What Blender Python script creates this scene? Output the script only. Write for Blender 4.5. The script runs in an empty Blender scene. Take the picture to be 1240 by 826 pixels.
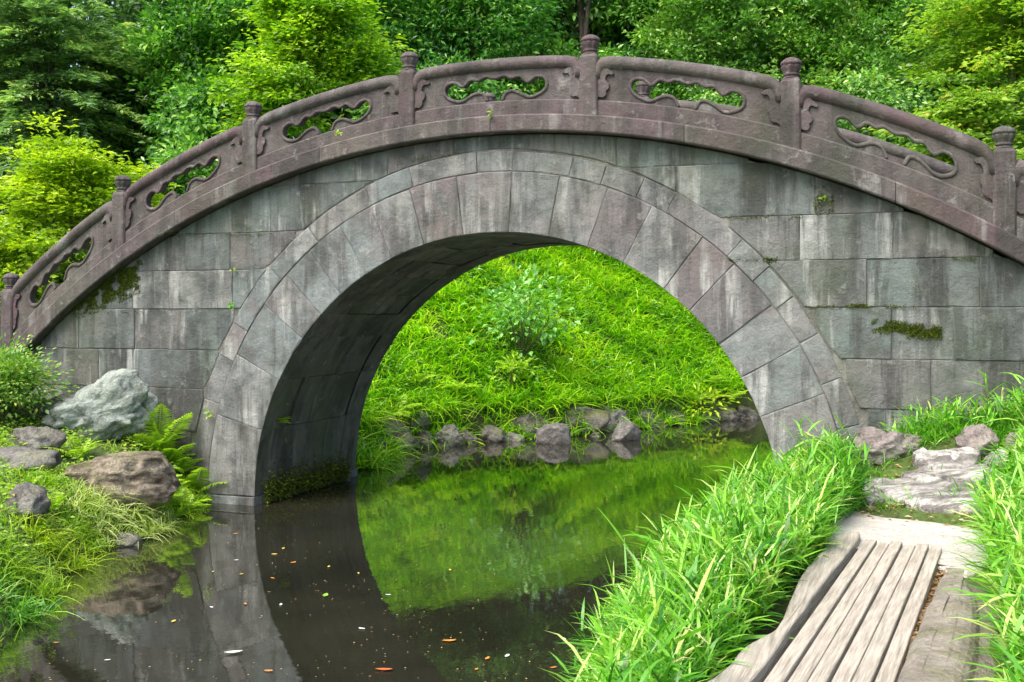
import bpy, bmesh, math, random
import numpy as np
from mathutils import Vector, noise

SC = bpy.context.scene
COL = SC.collection
random.seed(7)
RNG = np.random.default_rng(11)

# ------------------------------------------------------------------ camera
F, TH, Y0, CX, CD, HC = 1300., .3565, 380.8, 3.75, 9.6, 2.0      # solved from the arch, coping and posts
cam = bpy.data.cameras.new('camera')
cam.sensor_width = 36.
cam.lens = 36. * F / 1240.
cam.shift_y = -(413. - Y0) / 1240.
cam.clip_end = 600.
cam_ob = bpy.data.objects.new('camera', cam)
cam_ob.location = (CX, -CD, HC)
cam_ob.rotation_euler = (math.radians(90), 0, TH)
COL.objects.link(cam_ob)
SC.camera = cam_ob

# ------------------------------------------------------------------ sky, sun, exposure
SUN_EL, SUN_AZ = math.radians(58), math.radians(208)      # azimuth clockwise from +Y: behind the camera, to its left
w = bpy.data.worlds.new('World')
SC.world = w
w.use_nodes = True
nt = w.node_tree
sky = nt.nodes.new('ShaderNodeTexSky')
sky.sky_type = 'NISHITA'
sky.sun_disc = False
sky.sun_elevation = SUN_EL
sky.sun_rotation = SUN_AZ
sky.air_density = 1.0
sky.dust_density = 6.0
sky.ozone_density = .3
bg = nt.nodes['Background']
bg.inputs[1].default_value = .15
nt.links.new(sky.outputs[0], bg.inputs[0])
sl = bpy.data.lights.new('sun', 'SUN')
sl.energy = 1.4
sl.angle = math.radians(40)
sl.color = (1, .96, .88)
so = bpy.data.objects.new('sun', sl)
sd = Vector((math.sin(SUN_AZ) * math.cos(SUN_EL), math.cos(SUN_AZ) * math.cos(SUN_EL), math.sin(SUN_EL)))
so.rotation_euler = sd.to_track_quat('Z', 'Y').to_euler()
so.location = sd * 40
COL.objects.link(so)
SC.view_settings.view_transform = 'Standard'
SC.view_settings.look = 'None'
SC.view_settings.exposure = 1.3
SC.view_settings.gamma = 1.0
SC.view_settings.use_curve_mapping = False


# ------------------------------------------------------------------ photograph pixel -> place
def ray(px, py):
    u = (px - 620) / F
    v = (Y0 - py) / F
    return u * math.cos(TH) - math.sin(TH), u * math.sin(TH) + math.cos(TH), v


def atY(px, py, Y=0.):
    dx, dy, v = ray(px, py)
    k = (Y + CD) / dy
    return CX + dx * k, HC + v * k


def atZ(px, py, Z=0.):
    dx, dy, v = ray(px, py)
    k = (Z - HC) / v
    return CX + dx * k, -CD + dy * k


def atK(px, py, k):
    dx, dy, v = ray(px, py)
    return np.array([CX + dx * k, -CD + dy * k, HC + v * k])


# ------------------------------------------------------------------ helpers
def tag(o, label=None, cat=None, group=None, kind=None):
    if label: o['label'] = label
    if cat: o['category'] = cat
    if group: o['group'] = group
    if kind: o['kind'] = kind
    return o


def link(o, parent=None):
    COL.objects.link(o)
    if parent is not None:
        o.parent = parent
    return o


def empty(name, loc=(0, 0, 0), rz=0.):
    o = bpy.data.objects.new(name, None)
    o.location = loc
    o.rotation_euler = (0, 0, rz)
    o.empty_display_size = .1
    return link(o)


def mesh_np(name, V, T, mat, rnd=None, smooth=False):
    """mesh from numpy vertices and triangles (n,3) or quads (n,4)"""
    me = bpy.data.meshes.new(name)
    V = np.ascontiguousarray(V, dtype=np.float32)
    T = np.ascontiguousarray(T, dtype=np.int32)
    n, c = T.shape
    me.vertices.add(len(V))
    me.vertices.foreach_set('co', V.ravel())
    me.loops.add(n * c)
    me.loops.foreach_set('vertex_index', T.ravel())
    me.polygons.add(n)
    me.polygons.foreach_set('loop_start', np.arange(0, n * c, c, dtype=np.int32))
    if rnd is not None:
        a = me.attributes.new('rnd', 'FLOAT', 'POINT')
        a.data.foreach_set('value', np.ascontiguousarray(rnd, dtype=np.float32))
    if smooth:
        me.polygons.foreach_set('use_smooth', np.ones(n, dtype=bool))
    me.update(calc_edges=True)
    me.materials.append(mat)
    return me


def mesh_py(name, V, Fc, mat, smooth=False):
    me = bpy.data.meshes.new(name)
    me.from_pydata([tuple(v) for v in V], [], Fc)
    if smooth:
        for p in me.polygons: p.use_smooth = True
    me.materials.append(mat)
    me.update()
    return me


def obj(name, me, parent=None, loc=None):
    o = bpy.data.objects.new(name, me)
    if loc is not None: o.location = loc
    return link(o, parent)


def bm_obj(name, bm, mat, parent=None, smooth=False, loc=None):
    bmesh.ops.recalc_face_normals(bm, faces=bm.faces)
    me = bpy.data.meshes.new(name)
    bm.to_mesh(me)
    bm.free()
    if smooth:
        for p in me.polygons: p.use_smooth = True
    me.materials.append(mat)
    return obj(name, me, parent, loc)


# ------------------------------------------------------------------ materials
class NT:
    def __init__(s, name):
        s.m = bpy.data.materials.new(name)
        s.m.use_nodes = True
        s.t = s.m.node_tree
        s.b = s.t.nodes['Principled BSDF']
        s.out = s.t.nodes['Material Output']

    def n(s, ty, **kw):
        x = s.t.nodes.new('ShaderNode' + ty)
        for k, v in kw.items(): setattr(x, k, v)
        return x

    def l(s, a, b): s.t.links.new(a, b)

    def coords(s, scale=(1, 1, 1), which='pos'):
        g = s.n('NewGeometry').outputs['Position'] if which == 'pos' else s.n('TexCoord').outputs['Object']
        mp = s.n('Mapping')
        mp.inputs['Scale'].default_value = scale
        s.l(g, mp.inputs['Vector'])
        return mp.outputs[0]

    def noise(s, vec, scale, detail=4., rough=.6):
        x = s.n('TexNoise')
        x.inputs['Scale'].default_value = scale
        x.inputs['Detail'].default_value = detail
        x.inputs['Roughness'].default_value = rough
        s.l(vec, x.inputs['Vector'])
        return x.outputs['Fac']

    def ramp(s, fac, stops):
        r = s.n('ValToRGB')
        el = r.color_ramp.elements
        while len(el) < len(stops): el.new(.5)
        for e, (p, c) in zip(el, stops):
            e.position = p
            e.color = (*c, 1) if len(c) == 3 else c
        s.l(fac, r.inputs[0])
        return r.outputs[0]

    def mix(s, fac, a, b, mode='MIX'):
        x = s.n('MixRGB', blend_type=mode)
        for v, i in ((fac, 0), (a, 1), (b, 2)):
            if hasattr(v, 'is_output'): s.l(v, x.inputs[i])
            elif isinstance(v, (int, float)): x.inputs[i].default_value = v
            else: x.inputs[i].default_value = (*v, 1)
        return x.outputs[0]

    def bump(s, h, dist, strength=1.):
        x = s.n('Bump')
        x.inputs['Distance'].default_value = dist
        x.inputs['Strength'].default_value = strength
        s.l(h, x.inputs['Height'])
        return x.outputs[0]

    def math(s, op, a, b=None):
        x = s.n('Math', operation=op)
        for v, i in ((a, 0), (b, 1)):
            if v is None: continue
            if hasattr(v, 'is_output'): s.l(v, x.inputs[i])
            else: x.inputs[i].default_value = v
        return x.outputs[0]


G = lambda a: ((0, 0, 0) if a == 0 else (1, 1, 1))


def stone_mat(name, tints, dark, moss=.25, streak=.7, rough=.85, white=.5, blotch=.8, green=(.06, .085, .035)):
    """weathered masonry: per-stone tint, blotches, run-off streaks, lime runs, lichen and algae"""
    q = NT(name)
    oi = q.n('ObjectInfo')
    p = q.coords()
    # every stone shifts the pattern, so that stains change at the joints
    off = q.n('VectorMath', operation='SCALE')
    q.l(oi.outputs['Random'], off.inputs['Scale'])
    off.inputs[0].default_value = (9.1, 3.3, 6.7)
    va = q.n('VectorMath', operation='ADD')
    q.l(p, va.inputs[0])
    q.l(off.outputs[0], va.inputs[1])
    ps = va.outputs[0]

    def msk(vec, sc, det, lo, hi, amt, scale=None):
        if scale:
            mp = q.n('Mapping')
            mp.inputs['Scale'].default_value = scale
            q.l(vec, mp.inputs['Vector'])
            vec = mp.outputs[0]
        return q.math('MULTIPLY', q.ramp(q.noise(vec, sc, det, .68), [(lo, G(0)), (hi, G(1))]), amt)
    n = len(tints)
    base = q.ramp(oi.outputs['Random'], [((i + .5) / n, c) for i, c in enumerate(tints)])
    base = q.mix(msk(ps, 2.4, 9, .44, .62, blotch), base, dark)
    base = q.mix(msk(ps, 1.3, 8, .5, .64, .6), base, tints[-1])
    base = q.mix(msk(p, 1.6, 8, .5, .62, .5), base, tints[0])
    # broad damp runs, only in places
    zone = msk(p, .8, 4, .4, .56, 1.)
    run = msk(p, 1., 7, .47, .57, streak, (2.6, 2.6, .34))
    base = q.mix(q.math('MULTIPLY', run, zone), base, (.024, .026, .024))
    base = q.mix(msk(ps, 1., 7, .54, .62, streak * .7, (5.5, 5.5, .5)), base, (.026, .026, .026))
    lime = msk(ps, 1., 7, .54, .63, white, (4.2, 4.2, .42))
    base = q.mix(q.math('MULTIPLY', lime, msk(p, 1.3, 4, .42, .58, 1.)), base, (.34, .36, .35))
    base = q.mix(msk(ps, 6., 8, .6, .68, .45), base, (.3, .31, .29))
    base = q.mix(msk(p, 1.1, 8, .48, .62, moss, (1, 1, .7)), base, green)
    gr = q.noise(p, 95., 5, .8)
    base = q.mix(.42, base, q.ramp(gr, [(.3, (.26, .26, .26)), (.7, (.76, .76, .76))]), 'OVERLAY')
    q.l(base, q.b.inputs['Base Color'])
    q.b.inputs['Roughness'].default_value = rough
    h = q.math('ADD', q.math('MULTIPLY', q.noise(p, 42., 7, .78), .9), q.math('MULTIPLY', q.noise(ps, 6., 5, .6), 2.4))
    q.l(q.bump(h, .013, .95), q.b.inputs['Normal'])
    return q.m


M = {}
M['wall'] = stone_mat('spandrel_stone', [(.125, .16, .158), (.185, .195, .188), (.1, .124, .126), (.165, .19, .184), (.135, .132, .132)], (.052, .063, .062), moss=.3, streak=.8, white=.85, blotch=.95)
M['ring'] = stone_mat('voussoir_stone', [(.17, .203, .206), (.195, .195, .195), (.225, .235, .228), (.16, .192, .195), (.158, .132, .137)], (.088, .096, .097), moss=.18, streak=.68, white=.9, blotch=.95)
M['coping'] = stone_mat('coping_stone', [(.1, .09, .09), (.096, .071, .079), (.118, .11, .102), (.088, .057, .067)], (.043, .034, .037), moss=.2, streak=.65, white=.35, blotch=.75)
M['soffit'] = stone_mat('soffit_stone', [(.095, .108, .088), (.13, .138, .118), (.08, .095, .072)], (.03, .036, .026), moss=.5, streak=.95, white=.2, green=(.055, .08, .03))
M['mortar'] = stone_mat('mortar', [(.08, .08, .075), (.2, .2, .185)], (.05, .05, .047), moss=.35, streak=.5)


def rock_mat(name, a, b, c, moss=.3, layer=None, crack=.7):
    q = NT(name)
    p = q.coords(which='obj')
    n1 = q.noise(p, 2.2, 8, .65)
    col = q.ramp(n1, [(.33, a), (.52, b), (.7, c)])
    if layer:
        n2 = q.noise(q.coords(layer, 'obj'), 3., 4)
        col = q.mix(q.ramp(n2, [(.45, G(0)), (.6, G(1))]), col, tuple(x * .5 for x in a))
    g = q.n('NewGeometry')
    sx = q.n('SeparateXYZ')
    q.l(g.outputs['Normal'], sx.inputs[0])
    up = q.ramp(sx.outputs[2], [(.35, G(0)), (.8, G(1))])
    mn = q.ramp(q.noise(p, 4.5, 5), [(.48, G(0)), (.58, G(1))])
    col = q.mix(q.math('MULTIPLY', q.math('MULTIPLY', up, mn), moss), col, (.1, .12, .02))
    crk = q.ramp(q.noise(p, 7., 9, .75), [(.36, G(1)), (.5, G(0))])
    col = q.mix(q.math('MULTIPLY', crk, crack), col, tuple(v * .4 for v in a))
    fine = q.noise(p, 40., 4, .7)
    col = q.mix(.45, col, q.ramp(fine, [(.3, (.25, .25, .25)), (.7, (.8, .8, .8))]), 'OVERLAY')
    q.l(col, q.b.inputs['Base Color'])
    q.b.inputs['Roughness'].default_value = .8
    h = q.math('ADD', q.noise(p, 22., 6, .7), q.math('MULTIPLY', q.noise(p, 5., 4), 2.))
    q.l(q.bump(h, .035, 1.), q.b.inputs['Normal'])
    return q.m


M['rock_grey'] = rock_mat('grey_rock', (.075, .072, .068), (.16, .155, .145), (.24, .24, .225), .35)
M['rock_dark'] = rock_mat('dark_rock', (.05, .049, .043), (.11, .106, .094), (.19, .188, .17), .9)
M['rock_green'] = rock_mat('green_rock', (.13, .155, .14), (.27, .32, .29), (.36, .41, .37), .0)
M['rock_brown'] = rock_mat('brown_rock', (.15, .12, .085), (.29, .245, .185), (.38, .34, .27), .75, (1, 1, 4))
M['rock_pale'] = rock_mat('pale_rock', (.27, .26, .25), (.46, .455, .445), (.58, .575, .57), .12, (1.5, 4.5, 3))
M['rock_purple'] = rock_mat('purple_rock', (.12, .1, .1), (.24, .21, .2), (.34, .32, .31), .15)
M['slab'] = rock_mat('path_slab', (.44, .425, .395), (.49, .475, .445), (.54, .53, .505), .0, None, .05)
M['rock_wood'] = rock_mat('kerb_stone', (.15, .135, .11), (.26, .235, .2), (.33, .315, .27), .35, None, .4)


def leaf_mat(name, stops, trans=.35, rough=.42, spec=.5, tcol=1.25):
    q = NT(name)
    at = q.n('Attribute', attribute_name='rnd')
    col = q.ramp(at.outputs['Fac'], stops)
    q.l(col, q.b.inputs['Base Color'])
    q.b.inputs['Roughness'].default_value = rough
    q.b.inputs['Specular IOR Level'].default_value = spec
    tr = q.n('BsdfTranslucent')
    q.l(q.mix(1., col, (1.0 * tcol, 1.15 * tcol, .45 * tcol), 'MULTIPLY'), tr.inputs['Color'])
    mx = q.n('MixShader')
    mx.inputs[0].default_value = trans
    q.l(q.b.outputs[0], mx.inputs[1])
    q.l(tr.outputs[0], mx.inputs[2])
    q.l(mx.outputs[0], q.out.inputs['Surface'])
    return q.m


M['lf_hill'] = leaf_mat('hill_grass', [(0, (.06, .2, .008)), (.4, (.16, .42, .01)), (.75, (.31, .58, .012)), (1, (.5, .68, .04))], .42, .4, .4)
M['lf_bamboo'] = leaf_mat('bamboo_leaf', [(0, (.025, .13, .01)), (.35, (.07, .28, .014)), (.7, (.17, .45, .02)), (.95, (.34, .57, .1)), (1, (.55, .5, .26))], .33, .38, .5)
M['lf_yellow'] = leaf_mat('yellow_green_leaf', [(0, (.16, .3, .015)), (.5, (.34, .5, .02)), (1, (.5, .6, .035))], .42)
M['lf_bright'] = leaf_mat('bright_leaf', [(0, (.08, .22, .014)), (.5, (.24, .44, .022)), (1, (.44, .6, .035))], .44)
M['lf_mid'] = leaf_mat('mid_green_leaf', [(0, (.03, .11, .02)), (.5, (.09, .27, .04)), (.85, (.18, .43, .06)), (1, (.34, .56, .11))], .35, .35)
M['lf_glossy'] = leaf_mat('glossy_leaf', [(0, (.045, .15, .02)), (.5, (.12, .31, .045)), (.85, (.23, .46, .07)), (1, (.42, .58, .16))], .3, .3, .6)
M['lf_oak'] = leaf_mat('oak_leaf', [(0, (.03, .12, .025)), (.4, (.08, .27, .05)), (.75, (.18, .45, .08)), (1, (.4, .6, .18))], .35, .35)
M['lf_azalea'] = leaf_mat('azalea_leaf', [(0, (.06, .17, .03)), (.5, (.16, .34, .06)), (.9, (.36, .5, .1)), (1, (.5, .55, .12))], .32, .35)
M['lf_dark'] = leaf_mat('dark_leaf', [(0, (.025, .075, .02)), (.6, (.06, .16, .04)), (1, (.13, .27, .06))], .3, .4)
M['lf_conifer'] = leaf_mat('conifer_leaf', [(0, (.06, .13, .06)), (.5, (.16, .31, .13)), (.85, (.3, .47, .17)), (1, (.46, .58, .2))], .38, .5)
M['lf_maple'] = leaf_mat('maple_leaf', [(0, (.1, .22, .025)), (.5, (.22, .4, .035)), (.93, (.36, .52, .05)), (1, (.48, .45, .07))], .42)
M['lf_blue'] = leaf_mat('blue_green_leaf', [(0, (.08, .29, .045)), (.6, (.18, .45, .09)), (1, (.34, .6, .2))], .3)
M['lf_fern'] = leaf_mat('fern_leaf', [(0, (.15, .32, .02)), (.5, (.3, .5, .03)), (1, (.44, .58, .06))], .4)
M['lf_sedge'] = leaf_mat('pale_sedge', [(0, (.22, .36, .06)), (.5, (.42, .54, .14)), (1, (.64, .68, .34))], .38)
M['lf_dry'] = leaf_mat('dry_leaf', [(0, (.14, .08, .035)), (.6, (.36, .24, .12)), (1, (.6, .48, .3))], .2, .6)
M['moss'] = leaf_mat('moss', [(0, (.03, .05, .008)), (.6, (.07, .1, .012)), (1, (.13, .17, .02))], .1, .9, .1)


def bark_mat(name, a, b):
    q = NT(name)
    p = q.coords((6, 6, 1.2), 'obj')
    n = q.noise(p, 3., 6, .65)
    q.l(q.ramp(n, [(.35, a), (.65, b)]), q.b.inputs['Base Color'])
    q.b.inputs['Roughness'].default_value = .9
    q.l(q.bump(n, .03), q.b.inputs['Normal'])
    return q.m


M['bark'] = bark_mat('bark', (.025, .02, .016), (.09, .075, .06))
M['twig'] = bark_mat('twig', (.05, .06, .025), (.12, .13, .05))


def wood_mat():
    q = NT('weathered_plank')
    oi = q.n('ObjectInfo')
    p = q.coords((14, .8, 14), 'obj')
    va = q.n('VectorMath', operation='ADD')
    q.l(p, va.inputs[0])
    q.l(oi.outputs['Random'], va.inputs[1])
    n = q.noise(va.outputs[0], 4., 6, .6)
    col = q.ramp(n, [(.3, (.2, .18, .148)), (.5, (.34, .315, .268)), (.72, (.44, .415, .365))])
    sc = q.n('VectorMath', operation='SCALE')
    sc.inputs[0].default_value = (3.7, 11.3, 5.1)
    q.l(oi.outputs['Random'], sc.inputs['Scale'])
    vb = q.n('VectorMath', operation='ADD')
    q.l(q.coords((1.6, .7, 1.6), 'obj'), vb.inputs[0])
    q.l(sc.outputs[0], vb.inputs[1])
    d = q.noise(vb.outputs[0], 5., 6)
    col = q.mix(q.math('MULTIPLY', q.ramp(d, [(.54, G(0)), (.7, G(1))]), .4), col, (.27, .24, .2))
    fg = q.noise(q.coords((60, 2.2, 60), 'obj'), 3., 4, .7)
    col = q.mix(.4, col, q.ramp(fg, [(.34, (.25, .25, .25)), (.66, (.74, .74, .74))]), 'OVERLAY')
    q.l(col, q.b.inputs['Base Color'])
    q.b.inputs['Roughness'].default_value = .75
    q.l(q.bump(fg, .006), q.b.inputs['Normal'])
    return q.m


M['wood'] = wood_mat()
M['timber'] = rock_mat('edging_timber', (.2, .18, .15), (.34, .31, .265), (.42, .39, .34), .0, (7, .5, 7))


def ground_mat():
    q = NT('bank_soil')
    p = q.coords()
    n = q.noise(p, 1.7, 7, .65)
    col = q.ramp(n, [(.3, (.035, .035, .014)), (.5, (.05, .085, .014)), (.72, (.075, .15, .016))])
    f = q.noise(p, 30., 4, .7)
    col = q.mix(.5, col, q.ramp(f, [(.3, (.2, .2, .2)), (.7, (.8, .8, .8))]), 'OVERLAY')
    q.l(col, q.b.inputs['Base Color'])
    q.b.inputs['Roughness'].default_value = .95
    q.l(q.bump(f, .03), q.b.inputs['Normal'])
    return q.m


M['ground'] = ground_mat()


def water_mat():
    q = NT('pond_water')
    p = q.coords()
    n = q.noise(p, .55, 5, .6)
    col = q.ramp(n, [(.35, (.01, .0105, .007)), (.65, (.021, .021, .014))])
    q.l(col, q.b.inputs['Base Color'])
    q.b.inputs['Roughness'].default_value = .004
    q.b.inputs['IOR'].default_value = 2.4
    r = q.math('ADD', q.noise(q.coords((1, .45, 1)), 3.2, 2), q.math('MULTIPLY', q.noise(p, 17., 2), .12))
    q.l(q.bump(r, .002, 1.), q.b.inputs['Normal'])
    return q.m


M['water'] = water_mat()

# ------------------------------------------------------------------ terrain
LEFT = [(-.5, -30), (-.4, -12), (-.4, -8), (-.6, -6), (-.95, -5.1), (-1.3, -4.7), (-1.85, -3.96), (-2.26, -3.15), (-2.7, -2.3), (-2.66, -1.66), (-2.95, -.95), (-3.25, -.35),
        (-3.32, .06), (-2.75, .08), (-2.75, 2.2), (-3.2, 3.3), (-3.4, 4.6), (-3.1, 5.8), (-2.5, 6.6), (-1.7, 7.0), (-1.1, 8.3), (-.4, 9.6), (.8, 11.6), (2.4, 13.4),
        (5, 15.2), (9, 16.8), (16, 18), (40, 19)]
RIGHT = [(40, 15), (16, 14), (9, 12.6), (6, 10.5), (4.4, 7.5), (3.4, 4.5), (2.75, 2.2), (2.75, 0), (2.5, -.6), (2.2, -2), (2.27, -4.2), (2.46, -5.4), (2.62, -6.5), (2.75, -8), (2.7, -12), (3, -30)]
POLY = np.array(LEFT + RIGHT)


def sdist(P):
    """distance to the water's edge: positive on land, negative in the stream"""
    A = POLY
    B = np.roll(POLY, -1, 0)
    d2 = np.full(len(P), 1e9)
    ins = np.zeros(len(P), bool)
    for a, b in zip(A, B):
        e = b - a
        t = np.clip(((P - a) @ e) / (e @ e), 0, 1)
        q = P - (a + t[:, None] * e)
        d2 = np.minimum(d2, (q ** 2).sum(1))
        if a[1] != b[1]:
            c = ((a[1] > P[:, 1]) != (b[1] > P[:, 1])) & (P[:, 0] < (b[0] - a[0]) * (P[:, 1] - a[1]) / (b[1] - a[1]) + a[0])
            ins ^= c
    d = np.sqrt(d2)
    return np.where(ins, -d, d)


CTRL = np.array([
    (-3.4, -.3, .62), (-4.3, -.3, .75), (-5.5, -.3, 1.0), (-7, -.4, 1.15), (-3.6, -1.5, .5), (-5, -2, .75), (-4, -4, .55), (-6, -6, .8), (-2, -9, .5), (-9, -2, 1.4), (-12, -10, 1.5),
    (2.9, -.3, .75), (3.2, -.25, .95), (4.1, -.2, 1.12), (5, -.3, 1.35), (6.5, -.3, 1.5), (3.0, -1.5, .56), (3.6, -1.2, .62), (4.4, -1.1, .75), (3.3, -3, .53), (3.3, -5, .53), (3.8, -2.2, .53), (3.9, -4, .53), (4.5, -2.6, .62), (4.9, -4, .65), (3.75, -9.6, .5), (6.5, -6, .9), (9, -3, 1.6), (12, -12, 1.5),
    (-3.4, 2.6, .6), (-4.5, 2.5, 1.1), (-6, 2.6, 1.2), (-8, 1, 1.4), (-5, 5, 2.2), (-8, 5, 3.0), (-6.5, 9, 4.1), (-10, 12, 4.6), (-3, 13, 4.2), (0, 16.5, 4.2), (4, 20, 4.4), (9, 23, 4.6), (-14, 4, 3.6), (-20, 15, 6),
    (3.6, 2.6, .9), (5, 2.6, 1.4), (7, 2.4, 1.5), (6, 5, 1.9), (9, 7, 2.6), (12, 11, 3.4), (18, 6, 4), (22, 20, 6)])


def height(P):
    P = np.asarray(P, float)
    d = sdist(P)
    num = np.zeros(len(P))
    den = np.zeros(len(P))
    for x, y, z in CTRL:
        ww = 1. / (((P[:, 0] - x) ** 2 + (P[:, 1] - y) ** 2) + .04) ** 1.8
        num += ww * z
        den += ww
    tgt = num / den
    far = np.maximum(P[:, 1] - 17, 0)
    tgt = tgt + np.minimum(far * .33, 12)
    back = np.clip((P[:, 1] - 2.4) / 1., 0, 1)
    slope = 1.25 * (1 - back) + .74 * back
    b0 = .05 + .36 * back
    prof = np.where(d > 0, b0 * np.clip(d / .12, 0, 1) + slope * np.maximum(d - .06, 0), np.maximum(-.45, d * 1.2))
    h = np.where(d > 0, np.minimum(prof, tgt), prof)
    # soft blend where profile meets plateau
    s = .25
    hs = np.where(d > 0, -s * np.log(np.exp(-prof / s) + np.exp(-tgt / s)), prof)
    hs = np.where(d > 0, np.maximum(hs, np.minimum(.03 * d, .05)), hs)
    h = np.where(d > .8, hs, h * (1 - np.clip(d / .8, 0, 1)) + hs * np.clip(d / .8, 0, 1))
    wob = np.sin(P[:, 0] * 1.7 + P[:, 1] * .6) * np.sin(P[:, 1] * 1.3 - P[:, 0] * .4)
    return h + np.clip(d, 0, 1) * .05 * wob


def hz(x, y): return float(height(np.array([[x, y]]))[0])


def ground_px(px, py):
    """where the line of sight through a photograph pixel meets the terrain or the water"""
    dx, dy, v = ray(px, py)
    k = np.arange(3, 40, .02)
    P = np.column_stack([CX + dx * k, -CD + dy * k])
    z = HC + v * k
    hit = np.nonzero(z <= np.maximum(height(P), 0))[0]
    i = hit[0] if len(hit) else len(k) - 1
    return float(P[i, 0]), float(P[i, 1]), float(max(z[i], 0)), float(k[i])


def axis(a, b, step, lo, hi):
    core = np.arange(a, b + 1e-6, step)
    L, x, s = [], a, step
    while x > lo:
        s *= 1.35
        x -= s
        L.append(x)
    R_, x, s = [], b, step
    while x < hi:
        s *= 1.35
        x += s
        R_.append(x)
    return np.concatenate([L[::-1], core, R_])


def grid_mesh(name, xs, ys, zf, mat):
    X, Y = np.meshgrid(xs, ys)
    P = np.stack([X.ravel(), Y.ravel()], 1)
    Z = zf(P)
    V = np.column_stack([P, Z])
    nx, ny = len(xs), len(ys)
    i = np.arange(nx * ny).reshape(ny, nx)
    T = np.stack([i[:-1, :-1], i[:-1, 1:], i[1:, 1:], i[1:, :-1]], -1).reshape(-1, 4)
    return mesh_np(name, V, T, mat, smooth=True)


tag(obj('ground', grid_mesh('ground', axis(-11, 11, .16, -260, 260), axis(-9, 20, .16, -220, 330), height, M['ground'])), kind='structure')
wv = np.array([(-8, -34, 0), (44, -34, 0), (44, 22, 0), (-8, 22, 0)], float)
tag(obj('stream_water', mesh_np('stream_water', wv, np.array([[0, 1, 2, 3]]), M['water'])), kind='structure')

# ------------------------------------------------------------------ the bridge
R, ZC, W = 2.7, .09, 2.18
R1, R2 = .58, .785
RC, ZQ = 8.63, -4.90                                                # coping circle
STEP = .2165
bridge = empty('stone_arch_bridge', (0, W / 2, 0))
tag(bridge, 'grey stone moon bridge with one round arch and carved balustrade over the stream', 'bridge')
bridge.location = (0, 0, 0)


def cop(x, dr=0.): return ZQ + math.sqrt(max((RC + dr) ** 2 - x * x, .01))


def inset2d(P, b):
    n = len(P)
    A = sum(P[i][0] * P[(i + 1) % n][1] - P[(i + 1) % n][0] * P[i][1] for i in range(n))
    sg = 1 if A > 0 else -1
    out = []
    for i in range(n):
        p0, p1, p2 = Vector(P[i - 1]), Vector(P[i]), Vector(P[(i + 1) % n])
        e1, e2 = (p1 - p0), (p2 - p1)
        if e1.length < 1e-9 or e2.length < 1e-9:
            out.append(tuple(p1))
            continue
        e1.normalize(); e2.normalize()
        n1, n2 = Vector((-e1.y, e1.x)) * sg, Vector((-e2.y, e2.x)) * sg
        m = n1 + n2
        if m.length < .2:
            m = n1
        m.normalize()
        k = min(b / max(m.dot(n1), .35), b * 2)
        out.append(tuple(p1 + m * k))
    return out


def prism(name, P, yf, yb, mat, parent, b=.006, gap=.0015, rough=.005, back=False, inner=None):
    """stone with worn front edges: outline P in (x,z), front at yf, back at yb"""
    P = inset2d(P, gap)
    S = []
    for i in range(len(P)):
        a_, b_ = Vector(P[i]), Vector(P[(i + 1) % len(P)])
        m = max(1, int((b_ - a_).length / .11))
        S += [tuple(a_.lerp(b_, t / m)) for t in range(m)]
    P = S
    n = len(P)
    s = 1 if yb > yf else -1
    Q = inset2d(P, b)
    Q = [tuple(Vector(p_).lerp(Vector(q_), random.choice((.6, .8, 1., 1.2, 1.6, 2.6)))) for p_, q_ in zip(P, Q)]
    V, Fc = [], []
    for (x, z) in Q: V.append((x, yf + random.uniform(-rough, rough) * .3, z))
    for (x, z) in P: V.append((x + random.uniform(-rough, rough) * .5, yf + s * b * random.uniform(.6, 1.2), z + random.uniform(-rough, rough) * .5))
    for (x, z) in P: V.append((x, yb, z))
    Fc.append(list(range(n)))
    for r in (0, 1):
        for i in range(n):
            j = (i + 1) % n
            Fc.append([r * n + i, (r + 1) * n + i, (r + 1) * n + j, r * n + j])
    if back: Fc.append(list(range(2 * n, 3 * n))[::-1])
    bm = bmesh.new()
    vs = [bm.verts.new(v) for v in V]
    for f in Fc:
        try: bm.faces.new([vs[i] for i in f])
        except ValueError: pass
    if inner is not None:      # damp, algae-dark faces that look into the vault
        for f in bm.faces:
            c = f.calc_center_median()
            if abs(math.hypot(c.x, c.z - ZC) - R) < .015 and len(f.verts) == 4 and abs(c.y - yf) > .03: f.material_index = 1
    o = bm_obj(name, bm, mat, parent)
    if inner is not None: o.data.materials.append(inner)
    return o


def wedge(name, a0, a1, r0, r1, yf, yb, mat, **kw):
    n = max(2, int((a1 - a0) / math.radians(4)) + 1)
    A = [a0 + (a1 - a0) * i / n for i in range(n + 1)]
    P = [(r0 * math.cos(a), ZC + r0 * math.sin(a)) for a in A] + [(r1 * math.cos(a), ZC + r1 * math.sin(a)) for a in reversed(A)]
    return prism(name, P, yf, yb, mat, bridge, **kw)


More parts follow.
